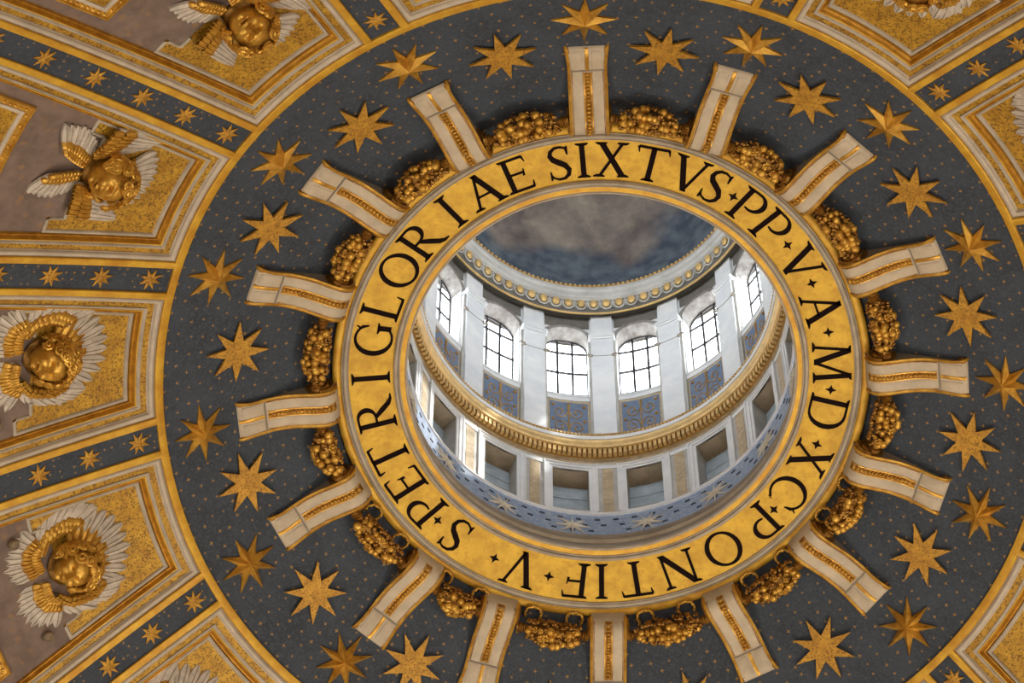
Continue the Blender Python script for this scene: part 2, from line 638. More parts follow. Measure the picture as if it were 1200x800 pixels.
def ring_frame(P, a, normal_tilt, h=0.0):
    """local frame at P: x = outwards along the surface, y sideways, z = towards the room"""
    r, t = rot(a)
    s, c = sin(normal_tilt), cos(normal_tilt)
    Z = np.array([-r[0] * s, -r[1] * s, -c])
    X = np.array([r[0] * c, r[1] * c, -s])
    Y = np.cross(Z, X)
    return frame(P + Z * h, X, Y, Z)


def dome_frame(R, deg, h=0.0, spin=0.0, Rn=None):
    """frame on the dome at a true radius and angle"""
    a = radians(deg)
    k, t = warp(a)
    Rn = R / k
    s = (Rn + E_) / RHO
    return ring_frame(np.array([R * cos(a), R * sin(a), zd(Rn)]), a, math.asin(s), h) @ Matrix.Rotation(spin, 4, 'Z')


SIDE = {1: 'the IX of SIXTVS', 2: 'the V of SIXTVS', 3: 'the second P of PP', 4: 'the dot between V and A', 5: 'the letter M',
        6: 'the X of XC', 7: 'the P of PONTIF', 8: 'the O of PONTIF', 9: 'the second I of PONTIF', 10: 'the last V of the ring',
        11: 'the lone S', 12: 'the T of PETRI', 13: 'the I of PETRI', 14: 'the L of GLORIAE', 15: 'the R of GLORIAE', 16: 'the A of GLORIAE'}
SIDE[9] = 'the TI of PONTIF'
HALF = {1.5: 'the T of SIXTVS', 2.5: 'the last S of SIXTVS', 3.5: 'the dot after PP', 4.5: 'the A right of the oculus', 5.5: 'the letter D',
        6.5: 'the C of XC', 7.5: 'the PO of PONTIF', 8.5: 'the N of PONTIF', 9.5: 'the F of PONTIF', 10.5: 'the dot before the lone S',
        11.5: 'the P of PETRI', 12.5: 'the R of PETRI', 13.5: 'the G of GLORIAE', 14.5: 'the O of GLORIAE', 15.5: 'the I of GLORIAE', 16.5: 'the first S of SIXTVS'}

SA = {1: (8.246, -89.5), 2: (8.173, -66.59), 3: (8.164, -44.46), 4: (8.031, -22.15), 5: (8.077, 0.25), 6: (8.139, 21.8), 7: (8.264, 42.63),
      11: (8.119, 134.63), 12: (8.132, 156.34), 13: (8.093, 178.64), 14: (8.148, -156.43), 15: (8.212, -136.75), 16: (8.206, -114.24)}
SF = {1.5: (7.551, -77.96), 2.5: (7.572, -55.41), 3.5: (7.556, -33.24), 4.5: (7.477, -10.64), 5.5: (7.548, 11.15), 6.5: (7.601, 32.48), 7.5: (7.593, 55.09),
      8.5: (7.56, 78.4), 9.5: (7.56, 101.8), 10.5: (7.482, 125.01), 11.5: (7.508, 145.6), 12.5: (7.504, 168.12), 13.5: (7.406, -169.0), 14.5: (7.567, -146.94), 15.5: (7.567, -125.48), 16.5: (7.64, -101.61)}

for k, (R, d) in SA.items():
    me = star_mesh('faceted_star', 0.63, 0.235, 0.17, M_GOLDREL, 0.05, jitter=0.04)
    link('faceted_star', me, None, dome_frame(R, d, 0.0, random.uniform(-0.05, 0.05)),
         label='raised faceted gold star beyond the bracket at ' + SIDE[k], category='star', group='faceted stars on the blue field')
for k, (R, d) in SF.items():
    me = star_mesh('mosaic_star', 0.68, 0.27, 0.0, M_STARMOS, 0.05, jitter=0.03)
    link('mosaic_star', me, None, dome_frame(R, d, 0.05, random.uniform(-0.04, 0.04)),
         label='flat gold mosaic star on the blue field outside ' + HALF[k], category='star', group='mosaic stars on the blue field')

# small stars on the ribs (parts of the ribs) and the scattered tesserae
me_small = star_mesh('star', 0.25, 0.11, 0.02, M_STARMOS, 0.025, jitter=0.05)
dots = MB()


def dot(R, a, r=0.05):
    P = dpt(R, a, 0.006)
    k_, t_ = warp(a)
    rr, tt = rot(t_)
    s_ = (R + E_) / RHO
    X = np.array([rr[0] * sqrt(1 - s_ * s_), rr[1] * sqrt(1 - s_ * s_), -s_])
    sp = random.uniform(-0.3, 0.3)
    U = X * cos(sp) + tt * sin(sp)
    V = -X * sin(sp) + tt * cos(sp)
    i0 = dots.add([P + r * (U * cos(pi * j / 4) + V * sin(pi * j / 4)) * (1.0 if j % 2 == 0 else 0.33) for j in range(8)])
    dots.f.append(tuple(range(i0, i0 + 8)))
    dots.m.append(0)


row = 0
R = 5.62
while R < 8.85:
    n = int(2 * pi * R / 0.36)
    for i in range(n):
        a = 2 * pi * (i + 0.5 * (row % 2) + random.uniform(-0.12, 0.12)) / n
        dot(R + random.uniform(-0.03, 0.03), a, random.uniform(0.036, 0.056))
    R += 0.215
    row += 1
for K in range(16):
    k = K + 1
    a0 = ang(k)
    mb = MB()
    Rs_ = [9.03, 9.6, 10.4, 11.3, 12.2, 13.2, 14.4, 15.6, 17, RMAX]
    mb.grid([[dpt(R, a0 + (SB + 0.01) * q / R, 0.0) for q in (-1, -0.5, 0, 0.5, 1)] for R in Rs_])
    rib = mb.build('rib', M_BLUE, ceiling, True)
    for R in (9.42, 10.36, 11.3, 12.3, 13.34, 14.37, 15.4):
        P = dpt(R, a0, 0.0)
        fm = ring_frame(P, math.atan2(P[1], P[0]), math.asin((R + E_) / RHO), 0.004)
        link('star', me_small, rib, fm @ Matrix.Rotation(random.uniform(0, 0.5), 4, 'Z'))
    R = 9.15
    while R < 15.5:
        for q in (-0.2, -0.07, 0.08, 0.21):
            if random.random() < 0.62 and min(abs(R - x) for x in (9.42, 10.36, 11.3, 12.3, 13.34, 14.37)) > 0.2:
                dot(R + random.uniform(-0.06, 0.06), a0 + q / R, random.uniform(0.03, 0.045))
        R += 0.19
dots.build('star_tesserae', M_DOT, ceiling, kind='stuff')


# ------------------------------------------------------------------ the ring with the inscription
ring = thing('inscription_ring', 'gilded ring with a black Latin inscription around the oculus', 'ring', Matrix.Identity(4))


def zb(R):
    return -0.13 * (R - 4.3)


def ringpart(name, prof, m):
    return revolve(prof, rpt, NF).build(name, m, ring, True)


def brim(R, z, a):
    """lip of the oculus: oval below, round above"""
    f = min(1, max(0, (z + 0.05) / 0.4))
    m_ = 1 + (rmul(a) - 1) * (1 - f)
    return np.array([cos(a) * R * m_, sin(a) * R * m_, z])


revolve([(4.045, 0.06), (4.02, 0.03), (4.0, 0.0), (4.01, -0.04), (4.04, -0.05), (4.06, -0.03)], brim, NF).build('lip_moulding', M_GREY, ring, True)
revolve([(4.03, 0.24), (4.0, 0.22), (3.985, 0.19), (4.0, 0.16), (4.03, 0.14)], brim, NF).build('lip_roll', M_GREY, ring, True)
revolve([(4.035, 0.40), (4.00, 0.37), (4.00, 0.30), (4.03, 0.26), (4.03, 0.10), (4.01, 0.07), (4.01, 0.0), (4.04, -0.03), (4.055, -0.02)], brim, NF).build('lip', M_GREYDARK, ring, True)
ringpart('inner_fascia', [(4.05, -0.015), (4.06, -0.03), (4.16, -0.035), (4.165, -0.02)], M_GOLD)
ringpart('inner_moulding', [(4.16, -0.01), (4.165, -0.05), (4.18, -0.06), (4.19, -0.05), (4.205, -0.05)] + [(4.245 + 0.04 * cos(radians(t)), -0.05 - 0.045 * sin(radians(t))) for t in (180, 150, 120, 90, 60, 30, 0)] + [(4.295, -0.045), (4.30, 0.0)], M_GREY)
ringpart('inscription_band', [(4.295, zb(4.295)), (4.6, zb(4.6)), (4.9, zb(4.9)), (5.225, zb(5.225))], M_GOLDRING)
ringpart('outer_moulding', [(5.22, -0.10), (5.222, -0.15), (5.235, -0.16), (5.245, -0.145)] + [(5.29 + 0.042 * cos(radians(t)), -0.145 - 0.04 * sin(radians(t))) for t in (180, 150, 120, 90, 60, 30, 0)] + [(5.345, -0.13), (5.355, -0.155), (5.37, -0.15), (5.375, -0.10)], M_GREY)
ringpart('outer_roll', [(5.37, -0.11)] + [(5.468 + 0.092 * cos(radians(t)), -0.12 - 0.05 * sin(radians(t))) for t in (180, 150, 120, 90, 60, 30, 0)] + [(5.56, 0.0), (5.54, 0.25)], M_GOLD)


# letters: each a set of strokes in a unit-height box, thick and thin like Roman capitals
class Letter:
    def __init__(s):
        s.mb = MB()

    def poly(s, pts, h=0.016):
        area = sum(pts[i][0] * pts[(i + 1) % len(pts)][1] - pts[(i + 1) % len(pts)][0] * pts[i][1] for i in range(len(pts)))
        if area < 0:
            pts = pts[::-1]
        s.mb.hexa([(x, y, -0.02) for x, y in pts], [(x, y, h) for x, y in pts])

    def line(s, x0, y0, x1, y1, w):
        dx, dy = x1 - x0, y1 - y0
        # horizontal cut ends for uprights and diagonals
        if abs(dy) > abs(dx) * 0.5:
            e = w * sqrt(dx * dx + dy * dy) / abs(dy) / 2
            s.poly([(x0 - e, y0), (x0 + e, y0), (x1 + e, y1), (x1 - e, y1)])
        else:
            s.poly([(x0, y0 - w / 2), (x1, y1 - w / 2), (x1, y1 + w / 2), (x0, y0 + w / 2)])

    def serif(s, x, y, w, up=1):
        """foot (up=1) or head (up=-1) serif with bracketed top"""
        s.poly([(x - w, y), (x + w, y), (x + w * 0.95, y + 0.03 * up), (x + w * 0.5, y + 0.07 * up), (x - w * 0.5, y + 0.07 * up), (x - w * 0.95, y + 0.03 * up)])

    def tick(s, x, y, dy, w=0.035):
        """upright serif at the end of an arm"""
        s.poly([(x - w * 1.6, y), (x + w * 0.4, y), (x + w * 0.9, y + dy), (x + w * 0.2, y + dy)])

    def ribbon(s, pts, ws):
        n = len(pts)
        L = []
        Rr = []
        for i in range(n):
            a = pts[max(i - 1, 0)]
            b = pts[min(i + 1, n - 1)]
            dx, dy = b[0] - a[0], b[1] - a[1]
            l = sqrt(dx * dx + dy * dy) + 1e-9
            nx, ny = -dy / l, dx / l
            L.append((pts[i][0] + nx * ws[i] / 2, pts[i][1] + ny * ws[i] / 2))
            Rr.append((pts[i][0] - nx * ws[i] / 2, pts[i][1] - ny * ws[i] / 2))
        for i in range(n - 1):
            s.poly([L[i], L[i + 1], Rr[i + 1], Rr[i]])


T, t_ = 0.135, 0.062


def bowl(L, x0, yb, yt, w, close=True):
    cy = (yb + yt) / 2
    ry = (yt - yb) / 2 - t_ / 2
    pts, ws = [(x0, yt - t_ / 2), (x0 + w * 0.35, yt - t_ / 2)], [t_, t_]
    for i in range(0, 13):
        a = pi / 2 - pi * i / 12
        pts.append((x0 + w * 0.42 + (w * 0.58 - T / 2) * cos(a), cy + ry * sin(a)))
        ws.append(t_ + (T - t_) * cos(a) ** 2)
    if close:
        pts += [(x0 + w * 0.3, yb + t_ / 2), (x0, yb + t_ / 2)]
        ws += [t_, t_]
    else:
        pts += [(x0 + w * 0.22, yb + t_ / 2 + 0.02)]
        ws += [t_ * 0.7]
    L.ribbon(pts, ws)


def make_letter(ch):
    L = Letter()
    if ch == 'I':
        L.line(0, 0, 0, 1, T); L.serif(0, 0, 0.17); L.serif(0, 1, 0.17, -1)
    elif ch == 'T':
        L.line(0, 0, 0, 1, T); L.serif(0, 0, 0.17); L.line(-0.40, 0.965, 0.40, 0.965, 0.07)
        L.tick(-0.38, 0.97, -0.17); L.tick(0.40, 0.97, -0.17)
    elif ch in 'EFL':
        x = -0.22
        L.line(x, 0, x, 1, T)
        if ch == 'F':
            L.serif(x, 0, 0.17)
        else:
            L.serif(x - 0.04, 0, 0.12); L.line(x, 0.035, 0.30, 0.035, 0.07); L.tick(0.31, 0.02, 0.19)
        if ch == 'L':
            L.serif(x, 1, 0.17, -1)
        else:
            L.serif(x - 0.04, 1, 0.12, -1); L.line(x, 0.965, 0.27, 0.965, 0.07); L.tick(0.28, 0.98, -0.18)
            L.line(x, 0.52, 0.17, 0.52, 0.06); L.tick(0.18, 0.42, 0.20)
    elif ch in 'PR':
        x = -0.24
        L.line(x, 0, x, 1, T); L.serif(x, 0, 0.17); L.serif(x - 0.05, 1, 0.12, -1)
        if ch == 'P':
            bowl(L, x, 0.40, 1.0, 0.60, False)
        else:
            bowl(L, x, 0.47, 1.0, 0.54)
            L.ribbon([(-0.02, 0.49), (0.14, 0.30), (0.30, 0.10), (0.42, 0.02), (0.56, 0.0)], [0.10, T, T * 0.95, 0.08, 0.03])
    elif ch == 'D':
        x = -0.32
        L.line(x, 0, x, 1, T); L.serif(x - 0.05, 0, 0.12); L.serif(x - 0.05, 1, 0.12, -1)
        bowl(L, x, 0.0, 1.0, 0.80)
    elif ch == 'O':
        n = 28
        P = [(0.43 * cos(2 * pi * i / n), 0.5 + 0.475 * sin(2 * pi * i / n)) for i in range(n + 1)]
        W = [t_ + (T - t_) * abs(cos(2 * pi * i / n + 0.25)) ** 1.5 for i in range(n + 1)]
        L.ribbon(P, W)
    elif ch in 'CG':
        A = [42 + (318 - 42) * i / 22 for i in range(23)]
        L.ribbon([(0.06 + 0.43 * cos(radians(a)), 0.5 + 0.475 * sin(radians(a))) for a in A],
                 [t_ + (T - t_) * max(0, -cos(radians(a))) ** 1.2 for a in A])
        L.tick(0.39, 0.86, -0.20, 0.05); L.poly([(0.34, 0.80), (0.42, 0.98), (0.385, 0.98), (0.30, 0.85)])
        if ch == 'G':
            L.line(0.36, 0.08, 0.36, 0.44, T); L.serif(0.36, 0.44, 0.16, -1)
        else:
            L.poly([(0.37, 0.14), (0.42, 0.24), (0.44, 0.24), (0.40, 0.12)])
    elif ch == 'S':
        P = [(0.25, 0.82), (0.20, 0.92), (0.08, 0.965), (-0.06, 0.95), (-0.17, 0.86), (-0.20, 0.74), (-0.14, 0.62), (0.0, 0.52),
             (0.14, 0.42), (0.22, 0.28), (0.19, 0.14), (0.08, 0.05), (-0.06, 0.035), (-0.18, 0.09), (-0.25, 0.20)]
        W = [0.03, 0.05, 0.06, 0.075, 0.10, 0.125, 0.145, 0.155, 0.145, 0.125, 0.10, 0.075, 0.06, 0.05, 0.03]
        L.ribbon(P, W)
        L.poly([(0.22, 0.72), (0.255, 0.72), (0.275, 0.97), (0.24, 0.97), (0.19, 0.90)]); L.poly([(-0.275, 0.03), (-0.24, 0.03), (-0.20, 0.10), (-0.235, 0.29), (-0.265, 0.29)])
    elif ch == 'X':
        L.line(-0.28, 1, 0.30, 0, T * 1.08); L.line(-0.30, 0, 0.27, 1, t_ * 1.2)
        for x, y, u in ((-0.28, 1, -1), (0.27, 1, -1), (-0.30, 0, 1), (0.30, 0, 1)):
            L.serif(x, y, 0.15, u)
    elif ch == 'A':
        L.line(-0.33, 0, 0.0, 1.0, t_ * 1.2); L.line(0.33, 0, -0.02, 1.0, T * 1.08); L.line(-0.20, 0.36, 0.20, 0.36, 0.055)
        L.serif(-0.33, 0, 0.14); L.serif(0.34, 0, 0.16)
    elif ch == 'V':
        L.line(-0.34, 1, 0.02, 0, T * 1.08); L.line(0.34, 1, 0.0, 0, t_ * 1.2)
        L.serif(-0.34, 1, 0.16, -1); L.serif(0.34, 1, 0.14, -1)
    elif ch == 'N':
        L.line(-0.36, 0, -0.36, 1, t_ * 1.2); L.line(0.36, 0, 0.36, 1, t_ * 1.2); L.line(-0.36, 1, 0.36, 0, T * 1.1)
        L.serif(-0.36, 0, 0.14); L.serif(0.36, 1, 0.14, -1); L.serif(-0.40, 1, 0.11, -1)
    elif ch == 'M':
        L.line(-0.42, 0, -0.36, 1, t_ * 1.2); L.line(0.46, 0, 0.38, 1, T * 0.95); L.line(-0.36, 1, 0.02, 0.04, T * 1.05); L.line(0.38, 1, 0.02, 0.04, t_ * 1.2)
        L.serif(-0.42, 0, 0.14); L.serif(0.46, 0, 0.16); L.serif(-0.39, 1, 0.10, -1); L.serif(0.41, 1, 0.10, -1)
    else:
        r, q = 0.145, 0.048
        P = []
        for i in range(8):
            a = pi * i / 4 + (0 if 1 else 0)
            rr = r if i % 2 == 0 else q * 1.2
            P.append((rr * cos(a), 0.5 + rr * sin(a)))
        for i in range(8):
            L.poly([(0, 0.5), P[i], P[(i + 1) % 8]])
    return L.mb.mesh('letter', M_INK)


LET = [('S', 131.92), ('.', 138.05), ('P', 142.86), ('E', 151.28), ('T', 159.78), ('R', 171.6), ('I', -177.68), ('G', -167.17), ('L', -157.15), ('O', -146.7),
       ('R', -137.2), ('I', -126.3), ('A', -116.88), ('E', -107.6), ('S', -97.16), ('I', -91.49), ('X', -84.6), ('T', -75.15), ('V', -65.6), ('S', -58.61), ('.', -53.42),
       ('P', -48.6), ('P', -40.6), ('.', -34.66), ('V', -28.52), ('.', -22.55), ('A', -15.3), ('.', -8.35), ('M', -0.02), ('.', 7.7), ('D', 14.08), ('.', 23.34), ('X', 27.6),
       ('C', 38.3), ('.', 44.43), ('P', 49.2), ('O', 60.96), ('N', 73.37), ('T', 84.21), ('I', 92.73), ('F', 99.44), ('.', 105.88), ('V', 113.22), ('.', 120.32)]
_cache = {}
for ch, d in LET:
    if ch not in _cache:
        _cache[ch] = make_letter(ch)
    a = radians(d)
    r, t = rot(a)
    Rm = 4.765 * rmul(a)
    hgt = 0.79
    Y = np.array([r[0], r[1], -0.13])
    Y /= np.linalg.norm(Y)
    X = t
    Z = np.cross(X, Y)
    O = np.array([r[0] * Rm, r[1] * Rm, zb(4.765)]) - Y * hgt * 0.5
    M = frame(O, X * hgt, Y * hgt, Z)
    link('full_stop' if ch == '.' else 'letter', _cache[ch], ring, M)


# ------------------------------------------------------------------ scroll brackets
CO = {1: (7.507, -89.44), 2: (7.437, -66.92), 3: (7.363, -44.32), 4: (7.338, -21.49), 5: (7.346, 0.48), 6: (7.386, 21.96), 7: (7.501, 43.41), 8: (7.44, 66.41), 9: (7.43, 91.79), 10: (7.43, 113.65), 11: (7.481, 133.59), 12: (7.368, 157.41), 13: (7.374, 178.51), 14: (7.366, -157.28), 15: (7.427, -136.72), 16: (7.401, -114.14)}
CI = {1: (5.442, -89.48), 2: (5.391, -65.65), 3: (5.357, -43.84), 4: (5.312, -21.98), 5: (5.318, 1.53), 6: (5.408, 23.23), 7: (5.373, 44.29), 8: (5.539, 66.75), 9: (5.5, 91.36), 10: (5.463, 114.91), 11: (5.405, 133.14), 12: (5.427, 157.69), 13: (5.289, 178.15), 14: (5.309, -157.22), 15: (5.301, -135.41), 16: (5.383, -114.39)}
# underside of the bracket: x outward from the ring, y = down (towards the room); sloping dome surface given by bsurf
BL = 2.02                        # length


def bsurf(x):
    return -zd(5.40 + x) - 0.06


BOT = [(0.0, 0.15), (0.0, 0.36), (0.03, 0.47), (0.09, 0.56), (0.19, 0.63), (0.32, 0.66), (0.45, 0.655), (0.62, 0.64), (0.8, 0.625), (1.0, 0.63), (1.18, 0.66), (1.34, 0.71), (1.47, 0.77),
       (1.58, 0.83), (1.68, 0.885), (1.78, 0.93), (1.87, 0.96), (1.95, 0.975), (2.01, 0.96), (2.04, 0.925), (2.03, 0.88)]
W2 = 0.385                       # half width
XS = 1.46                        # where the long panel ends


def spiral(cx, cy, r0, r1, turns, a0, n):
    return [(cx + (r0 + (r1 - r0) * i / n) * cos(a0 + turns * 2 * pi * i / n), cy + (r0 + (r1 - r0) * i / n) * sin(a0 + turns * 2 * pi * i / n)) for i in range(n + 1)]


def bot_at(x):
    for i in range(1, len(BOT) - 3):
        if BOT[i][0] <= x <= BOT[i + 1][0]:
            f = (x - BOT[i][0]) / (BOT[i + 1][0] - BOT[i][0])
            return BOT[i][1] + f * (BOT[i + 1][1] - BOT[i][1])
    return BOT[-4][1]


def bracket_meshes():
    out = {}
    # body: polygon side walls + underside.  local axes: x outward, y sideways, z = down into the room
    top = [(x, bsurf(x)) for x in (2.02, 1.6, 1.2, 0.8, 0.4, 0.0)]
    outline = BOT + top
    mb = MB()
    wb = W2 - 0.03
    n = len(outline)
    i0 = mb.add([(x, -wb, y) for x, y in outline])
    i1 = mb.add([(x, wb, y) for x, y in outline])
    # side walls as strips between underside and dome
    for s in (i0, i1):
        nb = len(BOT)
        cols = []
        for q in range(nb):
            x = BOT[q][0]
            cols.append(min(x, 2.02))
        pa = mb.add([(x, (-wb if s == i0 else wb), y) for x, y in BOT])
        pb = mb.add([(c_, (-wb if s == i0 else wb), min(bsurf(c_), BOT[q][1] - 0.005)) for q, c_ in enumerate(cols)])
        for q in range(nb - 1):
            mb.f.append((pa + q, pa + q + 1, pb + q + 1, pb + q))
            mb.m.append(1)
    for q in range(len(BOT) - 1):
        mb.f.append((i0 + q, i0 + q + 1, i1 + q + 1, i1 + q))
        mb.m.append(0)
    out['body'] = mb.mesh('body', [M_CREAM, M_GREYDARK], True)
    # raised panels: long inner pair, short outer pair
    for nm, xa, xb in (('long_panel', 0.04, XS - 0.02), ('short_panel', XS + 0.02, 1.93)):
        mb = MB()
        xs = [xa + (xb - xa) * (i / 10) ** (1.5 if nm == 'long_panel' else 1) for i in range(11)]
        y0, y1 = 0.085, W2 - 0.075
        rows = []
        for i, x in enumerate(xs):
            b = bot_at(x)
            e = 0.012 if 0 < i < 10 else -0.01
            rows.append([(x, y0, b - 0.01), (x, y0 + 0.005, b + e), (x, y0 + 0.03, b + e + 0.012), (x, (y0 + y1) / 2, b + e + 0.02), (x, y1 - 0.03, b + e + 0.012), (x, y1 - 0.005, b + e), (x, y1, b - 0.01)])
        mb.grid(rows)
        out[nm] = mb.mesh(nm, M_CREAM, True)
    # gold edges
    mb = MB()
    mb.tube([(x, W2 - 0.03 + 0.05 * max(0, (x - 1.5) / 0.5) ** 2, y) for x, y in BOT[1:]], 0.036, 6)
    out['gold_edge'] = mb.mesh('gold_edge', M_GOLDREL, True)
    mb = MB()
    mb.tube([(x, W2 - 0.085, bot_at(x) + 0.008) for x in [0.03 + (XS - 0.07) * (i / 12) ** 1.5 for i in range(13)]], 0.011, 5)
    out['inner_line'] = mb.mesh('inner_line', M_GOLDDARK, True)
    # bead rib
    mb = MB()
    xs = [0.03 + (XS - 0.08) * (i / 12) ** 1.5 for i in range(13)]
    for s in (-1, 1):
        mb.tube([(x, s * 0.075, bot_at(x) + 0.008) for x in xs], 0.014, 5)
    rows = [[(x, -0.07, bot_at(x) + 0.003), (x, 0.07, bot_at(x) + 0.003)] for x in xs]
    mb.grid(rows, 1)
    nb = 17
    for i in range(nb):
        x = 0.09 + (XS - 0.18) * i / (nb - 1)
        mb.ball((x, 0, bot_at(x) + 0.016), (0.040, 0.054 - 0.012 * i / nb, 0.045), 7, 5)
    out['bead_rib'] = mb.mesh('bead_rib', [M_GOLDREL, M_GOLDDARK], True)
    mb = MB()
    xs = [XS + 0.02 + (1.97 - XS) * i / 8 for i in range(9)]
    mb.tube([(x, 0, bot_at(min(x, 1.96)) + 0.005) for x in xs], 0.032, 6, flat=(0.7, 1.3))
    out['plain_rib'] = mb.mesh('plain_rib', M_GOLDREL, True)
    mb = MB()
    mb.tube([(XS, y, bot_at(XS) + 0.004) for y in (-W2 + 0.05, -0.2, -0.08, 0.08, 0.2, W2 - 0.05)], 0.022, 5)
    out['cross_band'] = mb.mesh('cross_band', M_GREYDARK, True)
    # volutes on the flank: a big one at the ring, a small one outside
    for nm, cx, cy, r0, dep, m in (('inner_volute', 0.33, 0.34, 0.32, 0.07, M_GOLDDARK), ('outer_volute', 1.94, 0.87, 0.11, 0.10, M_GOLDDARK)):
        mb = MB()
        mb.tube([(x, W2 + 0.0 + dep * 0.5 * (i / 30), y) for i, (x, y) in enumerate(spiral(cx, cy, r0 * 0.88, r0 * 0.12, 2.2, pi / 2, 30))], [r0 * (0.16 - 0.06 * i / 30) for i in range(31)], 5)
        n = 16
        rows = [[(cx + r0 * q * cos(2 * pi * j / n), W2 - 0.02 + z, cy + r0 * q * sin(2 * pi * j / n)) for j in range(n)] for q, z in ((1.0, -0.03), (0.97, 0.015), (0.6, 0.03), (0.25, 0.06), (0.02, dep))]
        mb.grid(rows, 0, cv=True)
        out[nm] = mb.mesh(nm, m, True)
    return out


BR = bracket_meshes()
MIR = Matrix.Diagonal((1, -1, 1, 1))
br_frames = {}
for k in range(1, 17):
    Ri, ai = CI[k]
    Ro, ao = CO[k]
    Ri = 5.45 * rmul(radians(ai))
    pi_ = np.array([Ri * cos(radians(ai)), Ri * sin(radians(ai)), 0.0])
    po = np.array([Ro * cos(radians(ao)), Ro * sin(radians(ao)), 0.0])
    X = po - pi_
    sc = np.linalg.norm(X) / 2.0
    X /= np.linalg.norm(X)
    Z = np.array([0, 0, -1.0])
    Y = np.cross(Z, X)
    M = frame(pi_ + np.array([0, 0, 0.0]), X * sc, Y, Z)
    b = thing('scroll_bracket', 'cream and gold scroll bracket against the ring at ' + SIDE[k], 'bracket', M, 'scroll brackets around the ring')
    for nm in ('body', 'bead_rib', 'plain_rib', 'cross_band'):
        link(nm, BR[nm], b)
    for nm in ('long_panel', 'short_panel', 'gold_edge', 'inner_line', 'inner_volute', 'outer_volute'):
        link(nm, BR[nm], b)
        link(nm, BR[nm], b, MIR)


# ------------------------------------------------------------------ fruit garlands between the brackets
def fruit_meshes():
    out = []
    mb = MB(); mb.ball((0, 0, 0), 1, 10, 7); out.append(mb.mesh('fruit', M_GOLDREL, True))
    mb = MB()                         # ribbed melon
    rows = []
    for i in range(9):
        p = max(0.06, min(pi - 0.06, pi * i / 8))
        rows.append([((1 - 0.16 * (j % 2)) * sin(p) * cos(2 * pi * j / 14), (1 - 0.16 * (j % 2)) * sin(p) * sin(2 * pi * j / 14), cos(p)) for j in range(14)])
    mb.grid(rows, cv=True); out.append(mb.mesh('fruit', M_GOLDREL, True))
    mb = MB()                         # flower: petals round an eye
    mb.ball((0, 0, 0.25), 0.3, 8, 5)
    for i in range(6):
        a = 2 * pi * i / 6
        mb.ball((0.62 * cos(a), 0.62 * sin(a), 0.05), (0.40, 0.40, 0.26), 7, 5)
    out.append(mb.mesh('flower', M_GOLDREL, True))
    return out


FR = fruit_meshes()
me_cuff = None
mb = MB()
for i, (x, r) in enumerate(((0, 0.10), (0.05, 0.125), (0.10, 0.115), (0.15, 0.10), (0.20, 0.075))):
    mb.ball((x, 0, 0), (0.035, r, r), 9, 6)
mb.tube([(-0.02, 0, 0), (0.24, 0, 0)], [0.10, 0.05], 8)
me_cuff = mb.mesh('cuff', M_GOLDDARK, True)
mb = MB()
lp = [(0.58, 0.02), (0.62, -0.10), (0.57, -0.22), (0.44, -0.27), (0.31, -0.22), (0.26, -0.10), (0.30, 0.02)]
for i in range(len(lp) - 1):
    for q in range(3):
        f = (q + 0.5) / 3
        x = lp[i][0] + (lp[i + 1][0] - lp[i][0]) * f
        y = lp[i][1] + (lp[i + 1][1] - lp[i][1]) * f
        mb.ball((x, y, 0.02 + 0.012 * (q % 2)), 0.034 + 0.006 * (q == 1), 6, 4)
me_ribbon = mb.mesh('ribbon', M_GOLDREL, True)

